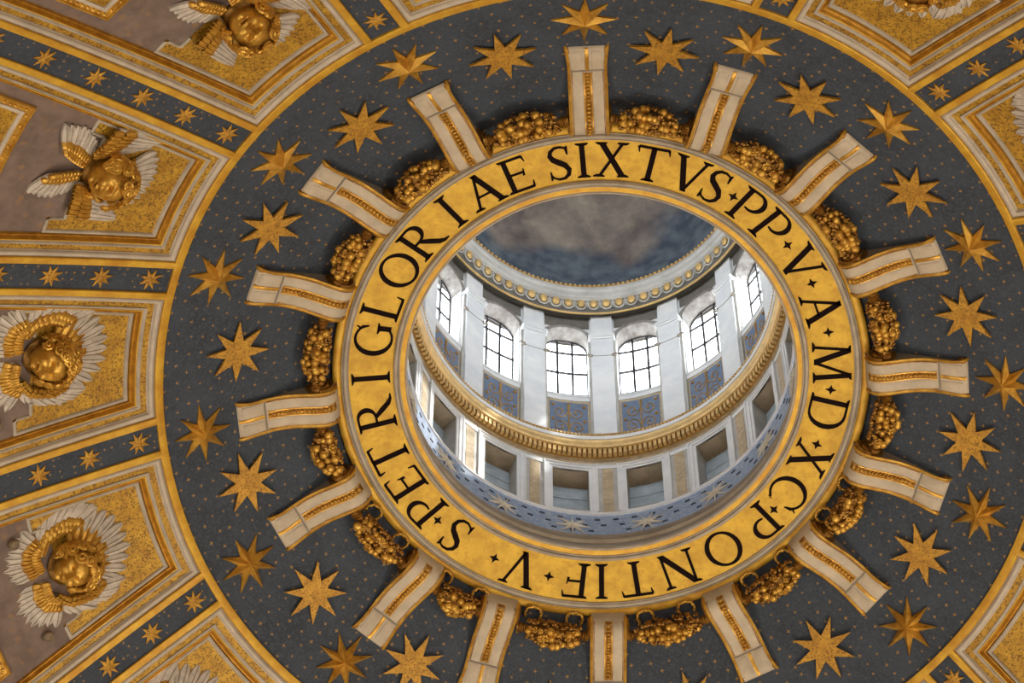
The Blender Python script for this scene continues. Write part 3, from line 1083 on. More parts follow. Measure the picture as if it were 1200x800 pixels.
for K in range(16):
    k = K + 1.5
    a = radians((CO[K + 1][1] + CI[K + 1][1]) / 2)
    k2 = (K + 1) % 16 + 1
    b = radians((CO[k2][1] + CI[k2][1]) / 2)
    while b < a:
        b += 2 * pi
    am = (a + b) / 2
    r, t = rot(am)
    Rg = 5.80 * (1 + 0.7 * (rmul(am) - 1))
    P = np.array([r[0] * Rg, r[1] * Rg, -0.55])
    # x sideways, y outward, z into the room
    X, Y, Z = -t, r, np.array([0, 0, -1.0])
    X = np.cross(Y, Z)
    g = thing('fruit_garland', 'gilded swag of fruit hung between brackets outside ' + HALF[k], 'garland', frame(P, X, Y, Z), 'fruit garlands around the ring')
    half = Rg * (b - a) / 2 - 0.42
    rg = random.Random(K)
    small = MB()
    n = 0
    big = 0
    cells = [(q, p) for q in range(11) for p in range(7)]
    rg.shuffle(cells)
    for q, p in cells:
        u = -0.9 + 1.8 * (q + 0.5 * (p % 2)) / 10.5 + rg.uniform(-0.04, 0.04)
        thick = 0.09 + 0.155 * max(0, 1 - u * u) ** 0.7
        ph = pi * (-0.15 + 1.3 * p / 6) + rg.uniform(-0.15, 0.15)      # 0: outward, pi/2: down into the room
        x = u * half * 0.80
        cy = 0.10 * (1 - u * u) - 0.03
        c = (x, cy + thick * cos(ph), thick * sin(ph))
        if big < 24 and abs(u) < 0.9 and -0.1 < ph < 2.6:
            s = rg.uniform(0.062, 0.10)
            me = FR[rg.choice((0, 0, 0, 1, 2))]
            d = Vector((0.3 * u, c[1] - cy, c[2])).normalized()
            M = Matrix.Translation(c) @ d.to_track_quat('Z', 'Y').to_matrix().to_4x4() @ Matrix.Diagonal((s, s, s * rg.uniform(0.9, 1.2), 1))
            link(me.name.split('.')[0], me, g, M)
            big += 1
        else:
            for j in range(3):
                small.ball((c[0] + rg.uniform(-0.05, 0.05), c[1] + rg.uniform(-0.03, 0.03), c[2] + rg.uniform(-0.03, 0.03)), rg.uniform(0.03, 0.055), 6, 4)
    small.tube([(u * half * 0.85, 0.10 * (1 - u * u) - 0.03, 0) for u in (-1, -0.66, -0.33, 0, 0.33, 0.66, 1)], [0.04, 0.10, 0.15, 0.17, 0.15, 0.10, 0.04], 8)
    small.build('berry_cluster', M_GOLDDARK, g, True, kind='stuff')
    link('cuff', me_cuff, g, Matrix.Translation((-half * 1.0, 0, 0)))
    link('cuff', me_cuff, g, Matrix.Translation((half * 1.0, 0, 0)) @ Matrix.Rotation(pi, 4, 'Z'))
    for sg in ((1, -1) if 6 < k < 12 else ()):
        link('ribbon', me_ribbon, g, Matrix.Translation((0, -0.10, -0.32)) @ Matrix.Diagonal((sg, 1, 1, 1)))


# ------------------------------------------------------------------ cherub heads
def feather_mesh(name, m, curl=0.12):
    mb = MB()
    rows = []
    n = 7
    prof = [0.6, 0.85, 1.0, 1.05, 1.05, 0.92, 0.35]
    for i in range(n):
        x = i / (n - 1)
        w = prof[i] * 0.5
        z = -curl * x * x
        rows.append([(x, -w, z - 0.10), (x, -w * 0.85, z + 0.10), (x, -w * 0.12, z + 0.20), (x, 0, z + 0.07 if 0 < i < n - 1 else z + 0.1), (x, w * 0.12, z + 0.20), (x, w * 0.85, z + 0.10), (x, w, z - 0.10)])
    mb.grid(rows)
    mb.grid([[(r_[0]) for r_ in rows], [(r_[-1]) for r_ in rows]])
    return mb.mesh(name, m, True)


ME_FEATHER = feather_mesh('feather', M_FEATHER)
ME_COVERT = feather_mesh('covert', M_GOLDREL, 0.25)


def head_mesh(seed):
    mb = MB()
    nu, nv = 64, 48
    rows = []

    def G(x, y, cx, cy, sx, sy=None):
        sy = sy or sx
        return math.exp(-((x - cx) / sx) ** 2 - ((y - cy) / sy) ** 2)
    for i in range(nv + 1):
        p = max(0.03, min(pi - 0.03, pi * i / nv))
        row_ = []
        for j in range(nu):
            q = 2 * pi * j / nu
            # pole axis along y (up); front = +z
            x, y, z = sin(p) * sin(q), cos(p), sin(p) * cos(q)
            rr = 1.0
            if z > 0:
                f = min(1, z * 2)
                ax = abs(x)
                rr += f * (0.40 * G(x, y, 0, -0.20, 0.13, 0.10) + 0.10 * G(ax, y, 0.13, -0.23, 0.07, 0.06) + 0.20 * G(x, y, 0, 0.04, 0.09, 0.20)   # nose
                           - 0.34 * G(ax, y, 0.34, 0.10, 0.17, 0.12) + 0.24 * G(ax, y, 0.34, 0.06, 0.12, 0.06) - 0.08 * G(ax, y, 0.34, 0.02, 0.15, 0.02)  # eyes
                           + 0.12 * G(ax, y, 0.36, 0.29, 0.20, 0.06)                                             # brows
                           + 0.20 * G(ax, y, 0.47, -0.28, 0.20, 0.19)                                            # cheeks
                           + 0.17 * G(x, y, 0, -0.42, 0.18, 0.045) + 0.18 * G(x, y, 0, -0.58, 0.14, 0.05) - 0.26 * G(x, y, 0, -0.50, 0.24, 0.03)  # lips
                           - 0.08 * G(x, y, 0, -0.67, 0.16, 0.04) + 0.20 * G(x, y, 0, -0.80, 0.20, 0.10)         # chin
                           + 0.06 * G(x, y, 0, 0.5, 0.4, 0.2))                                                   # forehead
            w = 1.0 - 0.10 * max(0, -y) + 0.03 * max(0, y)
            row_.append((0.375 * x * rr * w, 0.43 * y * (1 + (rr - 1) * 0.4), 0.40 * z * rr))
        rows.append(row_)
    mb.grid(rows, cv=True)
    return mb.mesh('head', M_GOLDREL, True)


ME_HEAD = head_mesh(0)


def hair_mesh(seed):
    rg = random.Random(seed)
    mb = MB()
    for i in range(64):
        th = rg.uniform(-0.16 * pi, 1.16 * pi)
        ph = rg.uniform(-0.1, 1.4)           # from front hairline to back
        x = 0.46 * cos(th) * (1.0 - 0.08 * (ph < 0.2))
        y = 0.50 * sin(th) + 0.02
        z = 0.17 - 0.30 * ph
        f = 1.0 + 0.10 * ph * (1 - ph)
        if sin(th) > 0.3 and ph < 0.4:
            y *= 0.84
            z += 0.13
        s = rg.uniform(0.085, 0.13)
        u = rg.uniform(0, 2 * pi)
        nrm = Vector((x, y, z + 0.15)).normalized()
        Q = nrm.to_track_quat('Z', 'Y').to_matrix()
        path = []
        for q in range(15):
            a = u + q * 0.75
            rr = s * (1 - q / 17)
            path.append(Vector((x * f, y * f, z)) + Q @ Vector((rr * cos(a), rr * sin(a), 0.05 * q / 14)))
        mb.tube(path, [0.040 - 0.001 * q for q in range(15)], 5)
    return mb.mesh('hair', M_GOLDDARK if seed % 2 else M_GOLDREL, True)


def fan(parent, bases, tips, n, width, z0, z1, mesh_w, mesh_c=None, rows_c=2, bend=0.0):
    """feathers from a line of bases to a line of tips (lists of (u, v)), gilded coverts over their roots"""
    def at(P, f):
        x = f * (len(P) - 1)
        i = min(int(x), len(P) - 2)
        q = x - i
        return np.array([P[i][0] + (P[i + 1][0] - P[i][0]) * q, P[i][1] + (P[i + 1][1] - P[i][1]) * q])
    for i in range(n):
        f = i / (n - 1)
        b, e = at(bases, f), at(tips, f)
        d = e - b
        L = np.linalg.norm(d) * random.uniform(0.95, 1.05)
        d /= np.linalg.norm(d)
        zz = z0 + (z1 - z0) * f + 0.012 * (i % 2)
        X = np.array([d[0], d[1], -0.06])
        Y = np.array([-d[1], d[0], 0])
        Z = np.array([0.06 * d[0], 0.06 * d[1], 1])
        w = width * random.uniform(0.92, 1.08)
        M = frame((b[0], b[1], zz), X * L, Y * w, Z * 0.28)
        link('feather', mesh_w, parent, M)
    if mesh_c:
        for rr in range(rows_c):
            for i in range(n + 1 - rr % 2):
                f = min(1, max(0, (i + 0.5 * (rr % 2)) / n))
                b, e = at(bases, f), at(tips, f)
                d = e - b
                L = np.linalg.norm(d)
                d /= L
                o = b + d * L * (0.13 - 0.24 * rr)
                w = width * 0.95
                X = np.array([d[0], d[1], -0.05])
                Y = np.array([-d[1], d[0], 0])
                M = frame((o[0], o[1], z0 + (z1 - z0) * f + 0.05 + 0.035 * rr), X * L * 0.30, Y * w, np.array([0, 0, 0.28]))
                link('covert', mesh_c, parent, M)


CH = {13.5: ('A', 10.96, 13.579, 0.0, 'gold cherub head with open face and white wings at middle left edge'),
      14.5: ('B', 11.04, 14.526, 0.35, 'gold cherub head with spread wings below the upper left corner, whole in frame'),
      15.5: ('B', 11.03, 15.493, -0.3, 'gold cherub head cut by the top edge, upside down to the viewer'),
      12.5: ('A', 10.97, 12.496, -0.1, 'gold cherub head with feather halo in the lower left coffer'),
      11.5: ('A', 10.98, 11.5, 0.1, 'cherub of which only white feather tips show at the bottom edge'),
      2.5: ('A', 11.28, 2.5, 0.2, 'cherub of which only white feather tips show at the top right edge'),
      3.5: ('A', 11.0, 3.5, 0.0, 'cherub of which only a few feather tips show at the right edge')}
for ci, (k, (typ, Rc, kc, turn, lab)) in enumerate(CH.items()):
    a = (-90 + 22.5 * (kc - 1)) * D2R
    r, t = rot(a)
    tilt = math.asin((Rc + E_) / RHO)
    s, c = sin(tilt), cos(tilt)
    Z = np.array([-r[0] * s, -r[1] * s, -c])
    V = -np.array([r[0] * c, r[1] * c, -s])
    U = np.cross(V, Z)
    kw, tw = warp(ang(k))
    P = np.array([r[0] * Rc, r[1] * Rc, zd(Rc / kw)])
    ch = thing('cherub_head', lab, 'cherub', frame(P - Z * 0.17, U, V, Z), 'cherub heads in the coffers')
    hm = Matrix.Translation((0, 0.0, 0.30)) @ Matrix.Rotation(turn, 4, 'Y') @ Matrix.Rotation(0.55, 4, 'X') @ Matrix.Rotation(turn * 0.4, 4, 'Z')
    hd = link('head', ME_HEAD, ch, hm)
    link('hair', hair_mesh(ci * 2), ch, hm)
    def wing(name='wing'):
        mb = MB()
        mb.ball((0, -0.1, 0.05), (0.42, 0.40, 0.10), 10, 6)
        return link(name, mb.mesh(name, M_GOLDDARK, True), ch)
    top = wing('crest')
    if typ == 'A':
        angs_ = [20 + 140 * i / 10 for i in range(11)]
        fan(top, [(0.72 * cos(radians(x)), 0.74 * sin(radians(x))) for x in angs_], [(1.22 * cos(radians(x)), 1.34 * sin(radians(x))) for x in angs_], 13, 0.20, 0.06, 0.06, ME_FEATHER)
        fan(top, [(0.40 * cos(radians(x)), 0.40 * sin(radians(x))) for x in angs_], [(0.86 * cos(radians(x)), 0.90 * sin(radians(x))) for x in angs_], 11, 0.20, 0.12, 0.12, ME_COVERT)
    else:
        angs_ = [48 + 84 * i / 6 for i in range(7)]
        fan(top, [(0.55 * cos(radians(x)), 0.68 * sin(radians(x))) for x in angs_], [(0.98 * cos(radians(x)), 1.16 * sin(radians(x))) for x in angs_], 10, 0.17, 0.05, 0.05, ME_FEATHER)
        fan(top, [(0.3 * cos(radians(x)), 0.40 * sin(radians(x))) for x in angs_], [(0.62 * cos(radians(x)), 0.80 * sin(radians(x))) for x in angs_], 8, 0.19, 0.1, 0.1, ME_COVERT)
    for sg in (-1, 1):
        w = wing('wing')
        if typ == 'A':
            fan(w, [(sg * 0.50, -0.50), (sg * 0.72, -0.32), (sg * 0.80, 0.05), (sg * 0.70, 0.30)], [(sg * 1.06, -0.30), (sg * 1.16, 0.20), (sg * 1.06, 0.74), (sg * 0.86, 0.95)], 10, 0.20, 0.04, 0.08, ME_FEATHER, ME_COVERT)
        else:
            fan(w, [(sg * 0.36, -0.48), (sg * 0.62, -0.36), (sg * 0.98, -0.28)], [(sg * 0.60, 0.30), (sg * 0.76, 0.64), (sg * 0.94, 0.80)], 7, 0.19, 0.10, 0.14, ME_FEATHER, ME_COVERT)
        w = wing('lower_wing')
        if typ == 'A':
            fan(w, [(sg * 0.16, -0.62), (sg * 0.36, -0.66), (sg * 0.56, -0.62), (sg * 0.66, -0.48)], [(sg * 0.12, -1.32), (sg * 0.50, -1.42), (sg * 0.90, -1.22), (sg * 1.14, -0.72)], 10, 0.19, 0.02, 0.05, ME_FEATHER, ME_COVERT)
        else:
            fan(w, [(sg * 0.10, -0.56), (sg * 0.20, -0.84), (sg * 0.30, -1.10)], [(sg * 0.62, -0.52), (sg * 0.84, -0.84), (sg * 0.80, -1.34)], 8, 0.19, 0.05, 0.09, ME_FEATHER, ME_COVERT)

# small carved knobs beside the notches of two coffers
for (k, sg, lab) in ((13.5, 1, 'small brown carved rosette below the cherub at the left edge'),
                     (12.5, -1, 'small brown carved rosette above the wing of the lower left cherub'),
                     (12.5, 1, 'small brown carved rosette under the wing of the lower left cherub')):
    R = 11.95
    P = dpt(R, pol(k, -sg * (halfw(R, 1.0)), R), -0.16)
    mb = MB()
    mb.ball((0, 0, 0.05), (0.13, 0.10, 0.09), 10, 7)
    mb.tube([Vector((0.11 * cos(q * 0.8) * (1 - q / 16), 0.11 * sin(q * 0.8) * (1 - q / 16), 0.10 + 0.02 * q / 12)) for q in range(13)], 0.025, 5)
    o = mb.build('carved_rosette', M_BROWN, None, True, label=lab, category='ornament', group='small carved knobs in the coffers')
    o.matrix_basis = ring_frame(P, math.atan2(P[1], P[0]), math.asin((R + E_) / RHO))

# ------------------------------------------------------------------ the lantern
NL = 192
lan = structure('wall_lantern', revolve([(4.035, 0.36), (4.035, 1.27)], cpt, NL), M_LBLUE)
revolve([(4.03, 1.24), (4.00, 1.26), (4.00, 1.32), (4.05, 1.34), (4.05, 1.42), (4.09, 1.45), (4.2, 1.47)], cpt, NL).build('ledge', M_MARBLE, lan, True)
# dark dashes and silver stars on the blue band
mb = MB()
for i in range(64):
    for zz, o in ((0.58, 0), (0.82, 0.33), (1.06, 0.66)):
        a = 2 * pi * (i + o) / 64
        if abs(((a / (pi / 8)) % 1) - (0.0)) > 0.0:
            mb.abox(4.02, 4.034, a - 0.014, a + 0.014, zz - 0.022, zz + 0.022)
mb.build('tesserae', M_DASH, lan, kind='stuff')
me_ls = star_mesh('star', 0.42, 0.075, 0.06, M_SILVER, 0.015)
for K in range(16):
    a = ang(K + 1.5)
    r, t = rot(a)
    M = frame(np.array([4.03 * r[0], 4.03 * r[1], 0.72]), t, np.array([0, 0, -1.0]), -r)
    M = frame(np.array([4.03 * r[0], 4.03 * r[1], 0.74]), t, np.cross(-r, t), -r) @ Matrix.Rotation(pi / 8 * (K % 2), 4, 'Z')
    link('star', me_ls, lan, M)

# lower storey: openings
ZO0, ZO1 = 1.66, 3.40
HA = 5.55 * D2R
RW = 4.15
for K in range(16):
    ac = ang(K + 1.5)
    a0, a1 = ac - 11.25 * D2R, ac + 11.25 * D2R
    mb = MB()
    z0, z1 = 1.44, 3.98

    def wq(p, q, zz0, zz1, n=3):
        for i in range(n):
            b0 = p + (q - p) * i / n
            b1 = p + (q - p) * (i + 1) / n
            mb.quad(cpt(RW, zz0, b0), cpt(RW, zz0, b1), cpt(RW, zz1, b1), cpt(RW, zz1, b0))
    wq(a0, ac - HA, z0, z1)
    wq(ac + HA, a1, z0, z1)
    wq(ac - HA, ac + HA, z0, ZO0)
    wq(ac - HA, ac + HA, ZO1, z1)
    mb.build('wall_bay', M_MARBLE, lan)
    RB = 4.62
    nz = 'niche'
    mb = MB()
    for s in (-1, 1):
        mb.quad(cpt(RW, ZO0, ac + s * HA), cpt(RB, ZO0, ac + s * HA), cpt(RB, ZO1, ac + s * HA), cpt(RW, ZO1, ac + s * HA), 0)
    mb.quad(cpt(RW, ZO1, ac - HA), cpt(RW, ZO1, ac + HA), cpt(RB, ZO1, ac + HA), cpt(RB, ZO1, ac - HA), 1)
    mb.quad(cpt(RW, ZO0, ac - HA), cpt(RW, ZO0, ac + HA), cpt(RB, ZO0, ac + HA), cpt(RB, ZO0, ac - HA), 0)
    mb.quad(cpt(RB, ZO0, ac - HA), cpt(RB, ZO0, ac + HA), cpt(RB, ZO1, ac + HA), cpt(RB, ZO1, ac - HA), 1)
    nic = mb.build(nz, [M_MARBLEG, M_TAN], lan)
    for i in range(3):
        mb = MB()
        zz = ZO0 + 0.02 + i * 0.52
        mb.abox(RB - 0.13, RB - 0.10 - 0.01 * i, ac - HA * 0.985, ac + HA * 0.985, zz, zz + 0.49, 2)
        mb.build('board', M_BOARD, nic)
    # architrave: two steps
    mb = MB()
    for (w0, w1, rr) in ((0.0, 0.075, 4.115), (0.075, 0.17, 4.095), (0.17, 0.20, 4.07)):
        da, db = w0 / RW, w1 / RW
        for s in (-1, 1):
            p, q = sorted((ac + s * (HA + da), ac + s * (HA + db)))
            mb.abox(rr, RW + 0.01, p, q, ZO0 - 0.15, ZO1 + w1, 1)
        mb.abox(rr, RW + 0.01, ac - HA - db, ac + HA + db, ZO1 + w0, ZO1 + w1, 4)
    mb.build('architrave', M_MARBLE, lan)
    # narrow strip between the openings
    ap = ang(K + 1)
    mb = MB()
    mb.abox(4.125, RW + 0.01, ap - 0.060, ap + 0.060, 1.45, 3.72, 1)
    strip_ = mb.build('pier', M_MARBLEG, lan)
    mb = MB()
    mb.abox(4.11, 4.13, ap - 0.028, ap + 0.028, 1.50, 3.45, 1)
    mb.build('mosaic_inlay', M_BEIGE, strip_)
    mb = MB()
    mb.abox(4.10, 4.13, ap - 0.05, ap + 0.05, 3.45, 3.58, 1)
    mb.build('capital', M_MARBLE, strip_)

# lower cornice
trim1 = structure('trim_1', revolve([(4.152, 3.62), (4.13, 3.65), (4.13, 3.86), (4.08, 3.88)], cpt, NL), M_BEIGE)
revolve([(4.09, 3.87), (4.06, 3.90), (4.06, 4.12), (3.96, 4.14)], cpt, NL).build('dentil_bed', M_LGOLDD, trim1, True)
mb = MB()
for i in range(224):
    a = 2 * pi * i / 224
    mb.abox(3.965, 4.06, a, a + 2 * pi / 224 * 0.62, 3.905, 4.12)
mb.build('dentil_course', M_LGOLD, trim1, kind='stuff')
revolve([(3.97, 4.13), (3.93, 4.14), (3.91, 4.22), (3.88, 4.25), (3.87, 4.36)], cpt, NL).build('gold_fascia', M_LGOLD, trim1, True)
revolve([(3.875, 4.355), (3.85, 4.36), (3.84, 4.40), (3.835, 4.47)], cpt, NL).build('white_fillet', M_MARBLE, trim1, True)
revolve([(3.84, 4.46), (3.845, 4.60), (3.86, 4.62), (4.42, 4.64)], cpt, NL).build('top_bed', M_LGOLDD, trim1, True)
mb = MB()
for i in range(288):
    a = 2 * pi * i / 288
    mb.ball(cpt(3.84, 4.535, a), (0.03, 0.03, 0.055), 6, 4)
mb.build('bead_course', M_LGOLD, trim1, True, kind='stuff')

# upper storey: arched windows
RU = 4.22
RG = 4.57
WH = 0.53 / RG            # half angle of the glass
ZS0, ZS1 = 7.0, 7.72      # sill front / back
ZSP = 9.98
RISE = 0.56


def arch_pts(hw, zsp, rise, n=12):
    return [(-hw * cos(pi * i / n), zsp + rise * sin(pi * i / n)) for i in range(n + 1)]


glass_cols = [-1, -1 / 3, 1 / 3, 1]
for K in range(16):
    ac = ang(K + 1.5)
    hb = 11.25 * D2R
    mb = MB()
    A = arch_pts(WH, ZSP, RISE)
    ztop = 11.1
    # wall around the opening
    for s in (-1, 1):
        mb.quad(cpt(RU, 4.6, ac + s * hb), cpt(RU, 4.6, ac + s * WH), cpt(RU, ZSP, ac + s * WH), cpt(RU, ZSP, ac + s * hb))
    mb.quad(cpt(RU, 4.6, ac - WH), cpt(RU, 4.6, ac + WH), cpt(RU, ZS0, ac + WH), cpt(RU, ZS0, ac - WH))
    n = len(A)
    outer = []
    for i, (x, z) in enumerate(A):
        fx = -hb + 2 * hb * i / (n - 1)
        outer.append((fx, ztop))
    outer[0] = (-hb, ZSP)
    outer[-1] = (hb, ZSP)
    outer[1] = (-hb, ztop)
    outer[-2] = (hb, ztop)
    for i in range(n - 1):
        mb.quad(cpt(RU, A[i][1], ac + A[i][0]), cpt(RU, A[i + 1][1], ac + A[i + 1][0]), cpt(RU, outer[i + 1][1], ac + outer[i + 1][0]), cpt(RU, outer[i][1], ac + outer[i][0]))
    mb.build('upper_bay', M_MARBLE, lan)
    # window: reveal, glazing bars, panes
    mb = MB()
    mb.grid([[cpt(RU - 0.005, z, ac + x), cpt((RU + RG) / 2, z, ac + x), cpt(RG + 0.03, z, ac + x)] for x, z in A], 1)
    for s in (-1, 1):
        mb.quad(cpt(RU, ZS0, ac + s * WH), cpt(RG + 0.03, ZS1, ac + s * WH), cpt(RG + 0.03, ZSP, ac + s * WH), cpt(RU, ZSP, ac + s * WH), 0)
    mb.quad(cpt(RU, ZS0, ac - WH), cpt(RU, ZS0, ac + WH), cpt(RG + 0.03, ZS1, ac + WH), cpt(RG + 0.03, ZS1, ac - WH), 0)
    win = mb.build('window_%d' % (K + 1), [M_MARBLEG, M_PLASTER], None, False, kind='structure')
    # rough plaster arch ring on the wall face
    mb = MB()
    A2 = arch_pts(WH + 0.028, ZSP, RISE + 0.10)
    rr = random.Random(K)
    mb.grid([[cpt(RU - 0.03 - 0.01 * rr.random(), A[i][1], ac + A[i][0]), cpt(RU - 0.04 - 0.015 * rr.random(), (A[i][1] + A2[i][1]) / 2, ac + (A[i][0] + A2[i][0]) / 2),
              cpt(RU - 0.03 - 0.01 * rr.random(), A2[i][1], ac + A2[i][0]), cpt(RU + 0.01, A2[i][1] + 0.01, ac + A2[i][0] * 1.02)] for i in range(n)])
    mb.grid([[cpt(RU - 0.03, z, ac + x), cpt(RU + 0.03, z, ac + x)] for x, z in A])
    mb.build('arch_ring', M_PLASTER, win, True)
    # sill
    mb = MB()
    mb.abox(4.17, RU + 0.01, ac - WH * 1.05, ac + WH * 1.05, 6.76, ZS0, 3)
    mb.abox(4.155, RU, ac - WH * 1.08, ac + WH * 1.08, 6.94, ZS0 + 0.01, 3)
    mb.build('sill', M_MARBLE, win)
    # glazing
    zr = [ZS1 + 0.06, 8.86, 9.88]
    def ztop_at(x):
        return ZSP + RISE * sqrt(max(0, 1 - (x) ** 2))
    for c_ in glass_cols[1:3]:
        mb = MB()
        mb.abox(RG - 0.025, RG + 0.015, ac + c_ * WH - 0.0058, ac + c_ * WH + 0.0058, ZS1, ztop_at(c_) + 0.02)
        mb.build('glazing_bar', M_IRON, win)
    for z in zr:
        mb = MB()
        mb.abox(RG - 0.025, RG + 0.015, ac - WH, ac + WH, z - 0.027, z + 0.027, 3)
        mb.build('glazing_bar', M_IRON, win)
    mb = MB()
    mb.tube([cpt(RG, z, ac + x * 0.985) for x, z in [(-WH, ZS1)] + [(x, z - 0.01) for x, z in A] + [(WH, ZS1)]], 0.024, 5)
    mb.build('window_frame', M_IRON, win)
    for ci in range(3):
        x0, x1 = glass_cols[ci], glass_cols[ci + 1]
        for ri in range(2):
            mb = MB()
            mb.quad(cpt(RG, zr[ri], ac + x0 * WH), cpt(RG, zr[ri], ac + x1 * WH), cpt(RG, zr[ri + 1], ac + x1 * WH), cpt(RG, zr[ri + 1], ac + x0 * WH))
            mb.build('pane', M_GLASS, win)
        mb = MB()
        xs = [x0 + (x1 - x0) * i / 5 for i in range(6)]
        top = [cpt(RG, max(zr[2] + 0.01, ztop_at(x)), ac + x * WH) for x in xs]
        bot = [cpt(RG, zr[2], ac + x * WH) for x in xs]
        mb.grid([[b_, t2] for b_, t2 in zip(bot, top)])
        mb.build('pane', M_GLASS, win)
    # blue foliage panel under the window
    mb = MB()
    mb.abox(4.185, RU + 0.01, ac - WH * 0.99, ac + WH * 0.99, 4.72, 6.74, 3)
    fr_ = mb.build('apron_frame', M_BEIGE, lan)
    mb = MB()
    mb.abox(4.175, 4.19, ac - WH * 0.90, ac + WH * 0.90, 4.8, 6.64, 3)
    mb.build('apron_panel', M_APRON, fr_)
    # gilded foliage on the panel: a stem and scrolls
    mb = MB()
    def pp(u, z):
        return cpt(4.172, z, ac + u * WH * 0.9)
    mb.tube([pp(0, 4.9), pp(0, 5.5), pp(0, 6.1), pp(0, 6.55)], [0.04, 0.02, 0.02, 0.04], 5)
    for s_ in (-1, 1):
        for (u0, z0_, rr_, tt) in ((0.45, 6.15, 0.30, 1), (0.45, 5.45, 0.32, -1)):
            mb.tube([pp(s_ * (u0 + rr_ * (1 - q / 13) * cos(pi + tt * q * 0.75) * 1.25), z0_ + rr_ * (1 - q / 13) * sin(pi + tt * q * 0.75)) for q in range(12)], 0.017, 5)
        mb.ball(pp(s_ * 0.82, 6.45), (0.05, 0.05, 0.05), 6, 4)
        mb.ball(pp(s_ * 0.82, 5.75), (0.05, 0.05, 0.05), 6, 4)
    mb.build('foliage', M_LGOLDD, fr_, True)
    # grey panel above the arch
    mb = MB()
    mb.abox(4.20, RU + 0.01, ac - WH * 1.08, ac + WH * 1.08, 10.56, 11.12, 3)
    mb.build('spandrel_panel', M_PANEL, lan)
    # pilaster between the windows
    ap = ang(K + 1)
    hp = 0.26 / 4.1
    mb = MB()
    mb.abox(4.07, RU + 0.01, ap - hp, ap + hp, 4.6, 9.72, 2)
    pil = mb.build('pilaster', M_MARBLE, lan)
    mb = MB()
    mb.abox(4.13, RU + 0.01, ap - hp * 1.22, ap + hp * 1.22, 4.6, 9.72, 2)
    mb.build('pilaster_back', M_MARBLEG, pil)
    mb = MB()
    mb.abox(4.04, RU + 0.01, ap - hp * 1.12, ap + hp * 1.12, 9.72, 9.80, 2)
    mb.abox(4.01, RU + 0.01, ap - hp * 1.20, ap + hp * 1.20, 9.80, 9.90, 2)
    mb.build('impost', M_MARBLE, pil)
    mb = MB()
    mb.abox(4.13, RU + 0.01, ap - hp * 0.95, ap + hp * 0.95, 9.90, 11.05, 2)
    mb.build('attic_block', M_MARBLE, pil)
    # iron tie with scrolled ends
    mb = MB()
    for s in (-1, 1):
        aa = ap + s * hp * 1.12
        mb.tube([cpt(4.06, 8.86 + 0.09 * sin(q * 0.9) * (1 - q / 14), aa + s * 0.022 * cos(q * 0.9) * (1 - q / 14)) for q in range(10)], 0.014, 5)
    mb.tube([cpt(4.062, 8.86, ap + hp * 1.1 * q / 3) for q in range(-3, 4)], 0.007, 4)
    mb.build('tie_rod', M_GREYDARK, pil, True)

# upper cornice and vault
trim2 = structure('trim_2', revolve([(4.225, 11.10), (4.06, 11.04), (4.02, 10.96)], cpt, NL), M_PANEL)
revolve([(4.03, 10.97), (4.01, 10.93), (3.985, 10.93), (3.965, 10.97)], cpt, NL).build('gold_fillet', M_LGOLD, trim2, True)
revolve([(3.975, 10.96), (3.94, 10.97), (3.92, 11.02), (3.89, 11.03)], cpt, NL).build('dark_cove', M_PANEL, trim2, True)
revolve([(3.90, 11.02), (3.88, 11.06), (3.83, 11.30)], cpt, NL).build('egg_bed', M_PANEL, trim2, True)
revolve([(3.835, 11.29), (3.79, 11.31), (3.78, 11.40), (3.74, 11.43), (3.72, 11.56), (3.67, 11.60), (3.665, 11.72)], cpt, NL).build('grey_fascia', M_MARBLEG, trim2, True)
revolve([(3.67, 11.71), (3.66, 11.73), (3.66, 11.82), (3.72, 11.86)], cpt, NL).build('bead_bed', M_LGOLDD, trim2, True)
mb = MB()
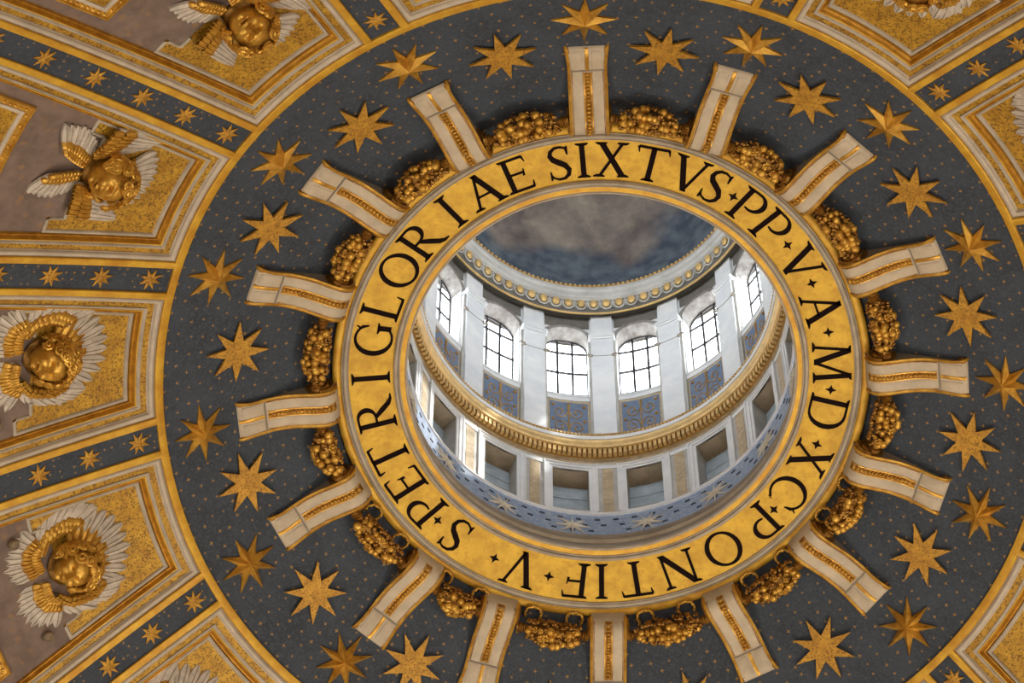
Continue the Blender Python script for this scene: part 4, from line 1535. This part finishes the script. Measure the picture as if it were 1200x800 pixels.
for i in range(200):
    mb.ball(cpt(3.655, 11.775, 2 * pi * i / 200), (0.035, 0.035, 0.05), 6, 4)
mb.build('bead_course', M_LGOLD, trim2, True, kind='stuff')
mb = MB()
mb.ball((0, 0, 0), (0.092, 0.14, 0.065), 12, 8)
me_egg = mb.mesh('egg', M_LGOLD, True)
mb = MB()
mb.tube([(0.122 * cos(radians(q)), -0.02 + 0.17 * sin(radians(q)), 0.0) for q in range(150, 395, 20)], 0.022, 6)
me_cup = mb.mesh('egg_cup', M_MARBLEG, True)
mb = MB()
mb.hexa([(-0.035, 0.12, -0.02), (0.035, 0.12, -0.02), (0.01, -0.13, -0.02), (-0.01, -0.13, -0.02)], [(-0.012, 0.1, 0.03), (0.012, 0.1, 0.03), (0.004, -0.12, 0.03), (-0.004, -0.12, 0.03)])
me_dart = mb.mesh('dart', M_MARBLEG)
for i in range(80):
    for me, o, dz in ((me_egg, 0.0, 0.02), (me_cup, 0.0, 0.0), (me_dart, 0.5, 0.0)):
        a = 2 * pi * (i + 0.5 + o) / 80 + ang(1)
        r, t = rot(a)
        Y = np.array([r[0] * -0.2, r[1] * -0.2, 0.98])
        Y /= np.linalg.norm(Y)
        X = t
        Z = np.cross(X, Y)
        if Z @ r > 0:
            X = -t
            Z = np.cross(X, Y)
        link(me.name.split('.')[0], me, trim2, frame(np.array([3.855 * r[0], 3.855 * r[1], 11.165]) + Z * dz, X, Y, Z))
revolve([(3.70, 11.85), (3.9, 11.6), (4.3, 11.25), (4.75, 11.1), (4.75, 10.7)], cpt, NL).build('roof_shell', M_SHELL, trim2, True)
revolve([(3.97, 10.96), (3.985, 10.97), (3.97, 11.0), (3.95, 10.99)], cpt, NL).build('cove_fillet', M_LGOLDD, trim2, True)
_vp = [(3.72 * cos(radians(q)), 11.84 + 3.6 * sin(radians(q))) for q in (0, 6, 12, 18, 25, 32, 40, 48, 56, 64, 72, 80, 86, 89.8)]
structure('lantern_vault', revolve(_vp, cpt, 96), M_VAULT)
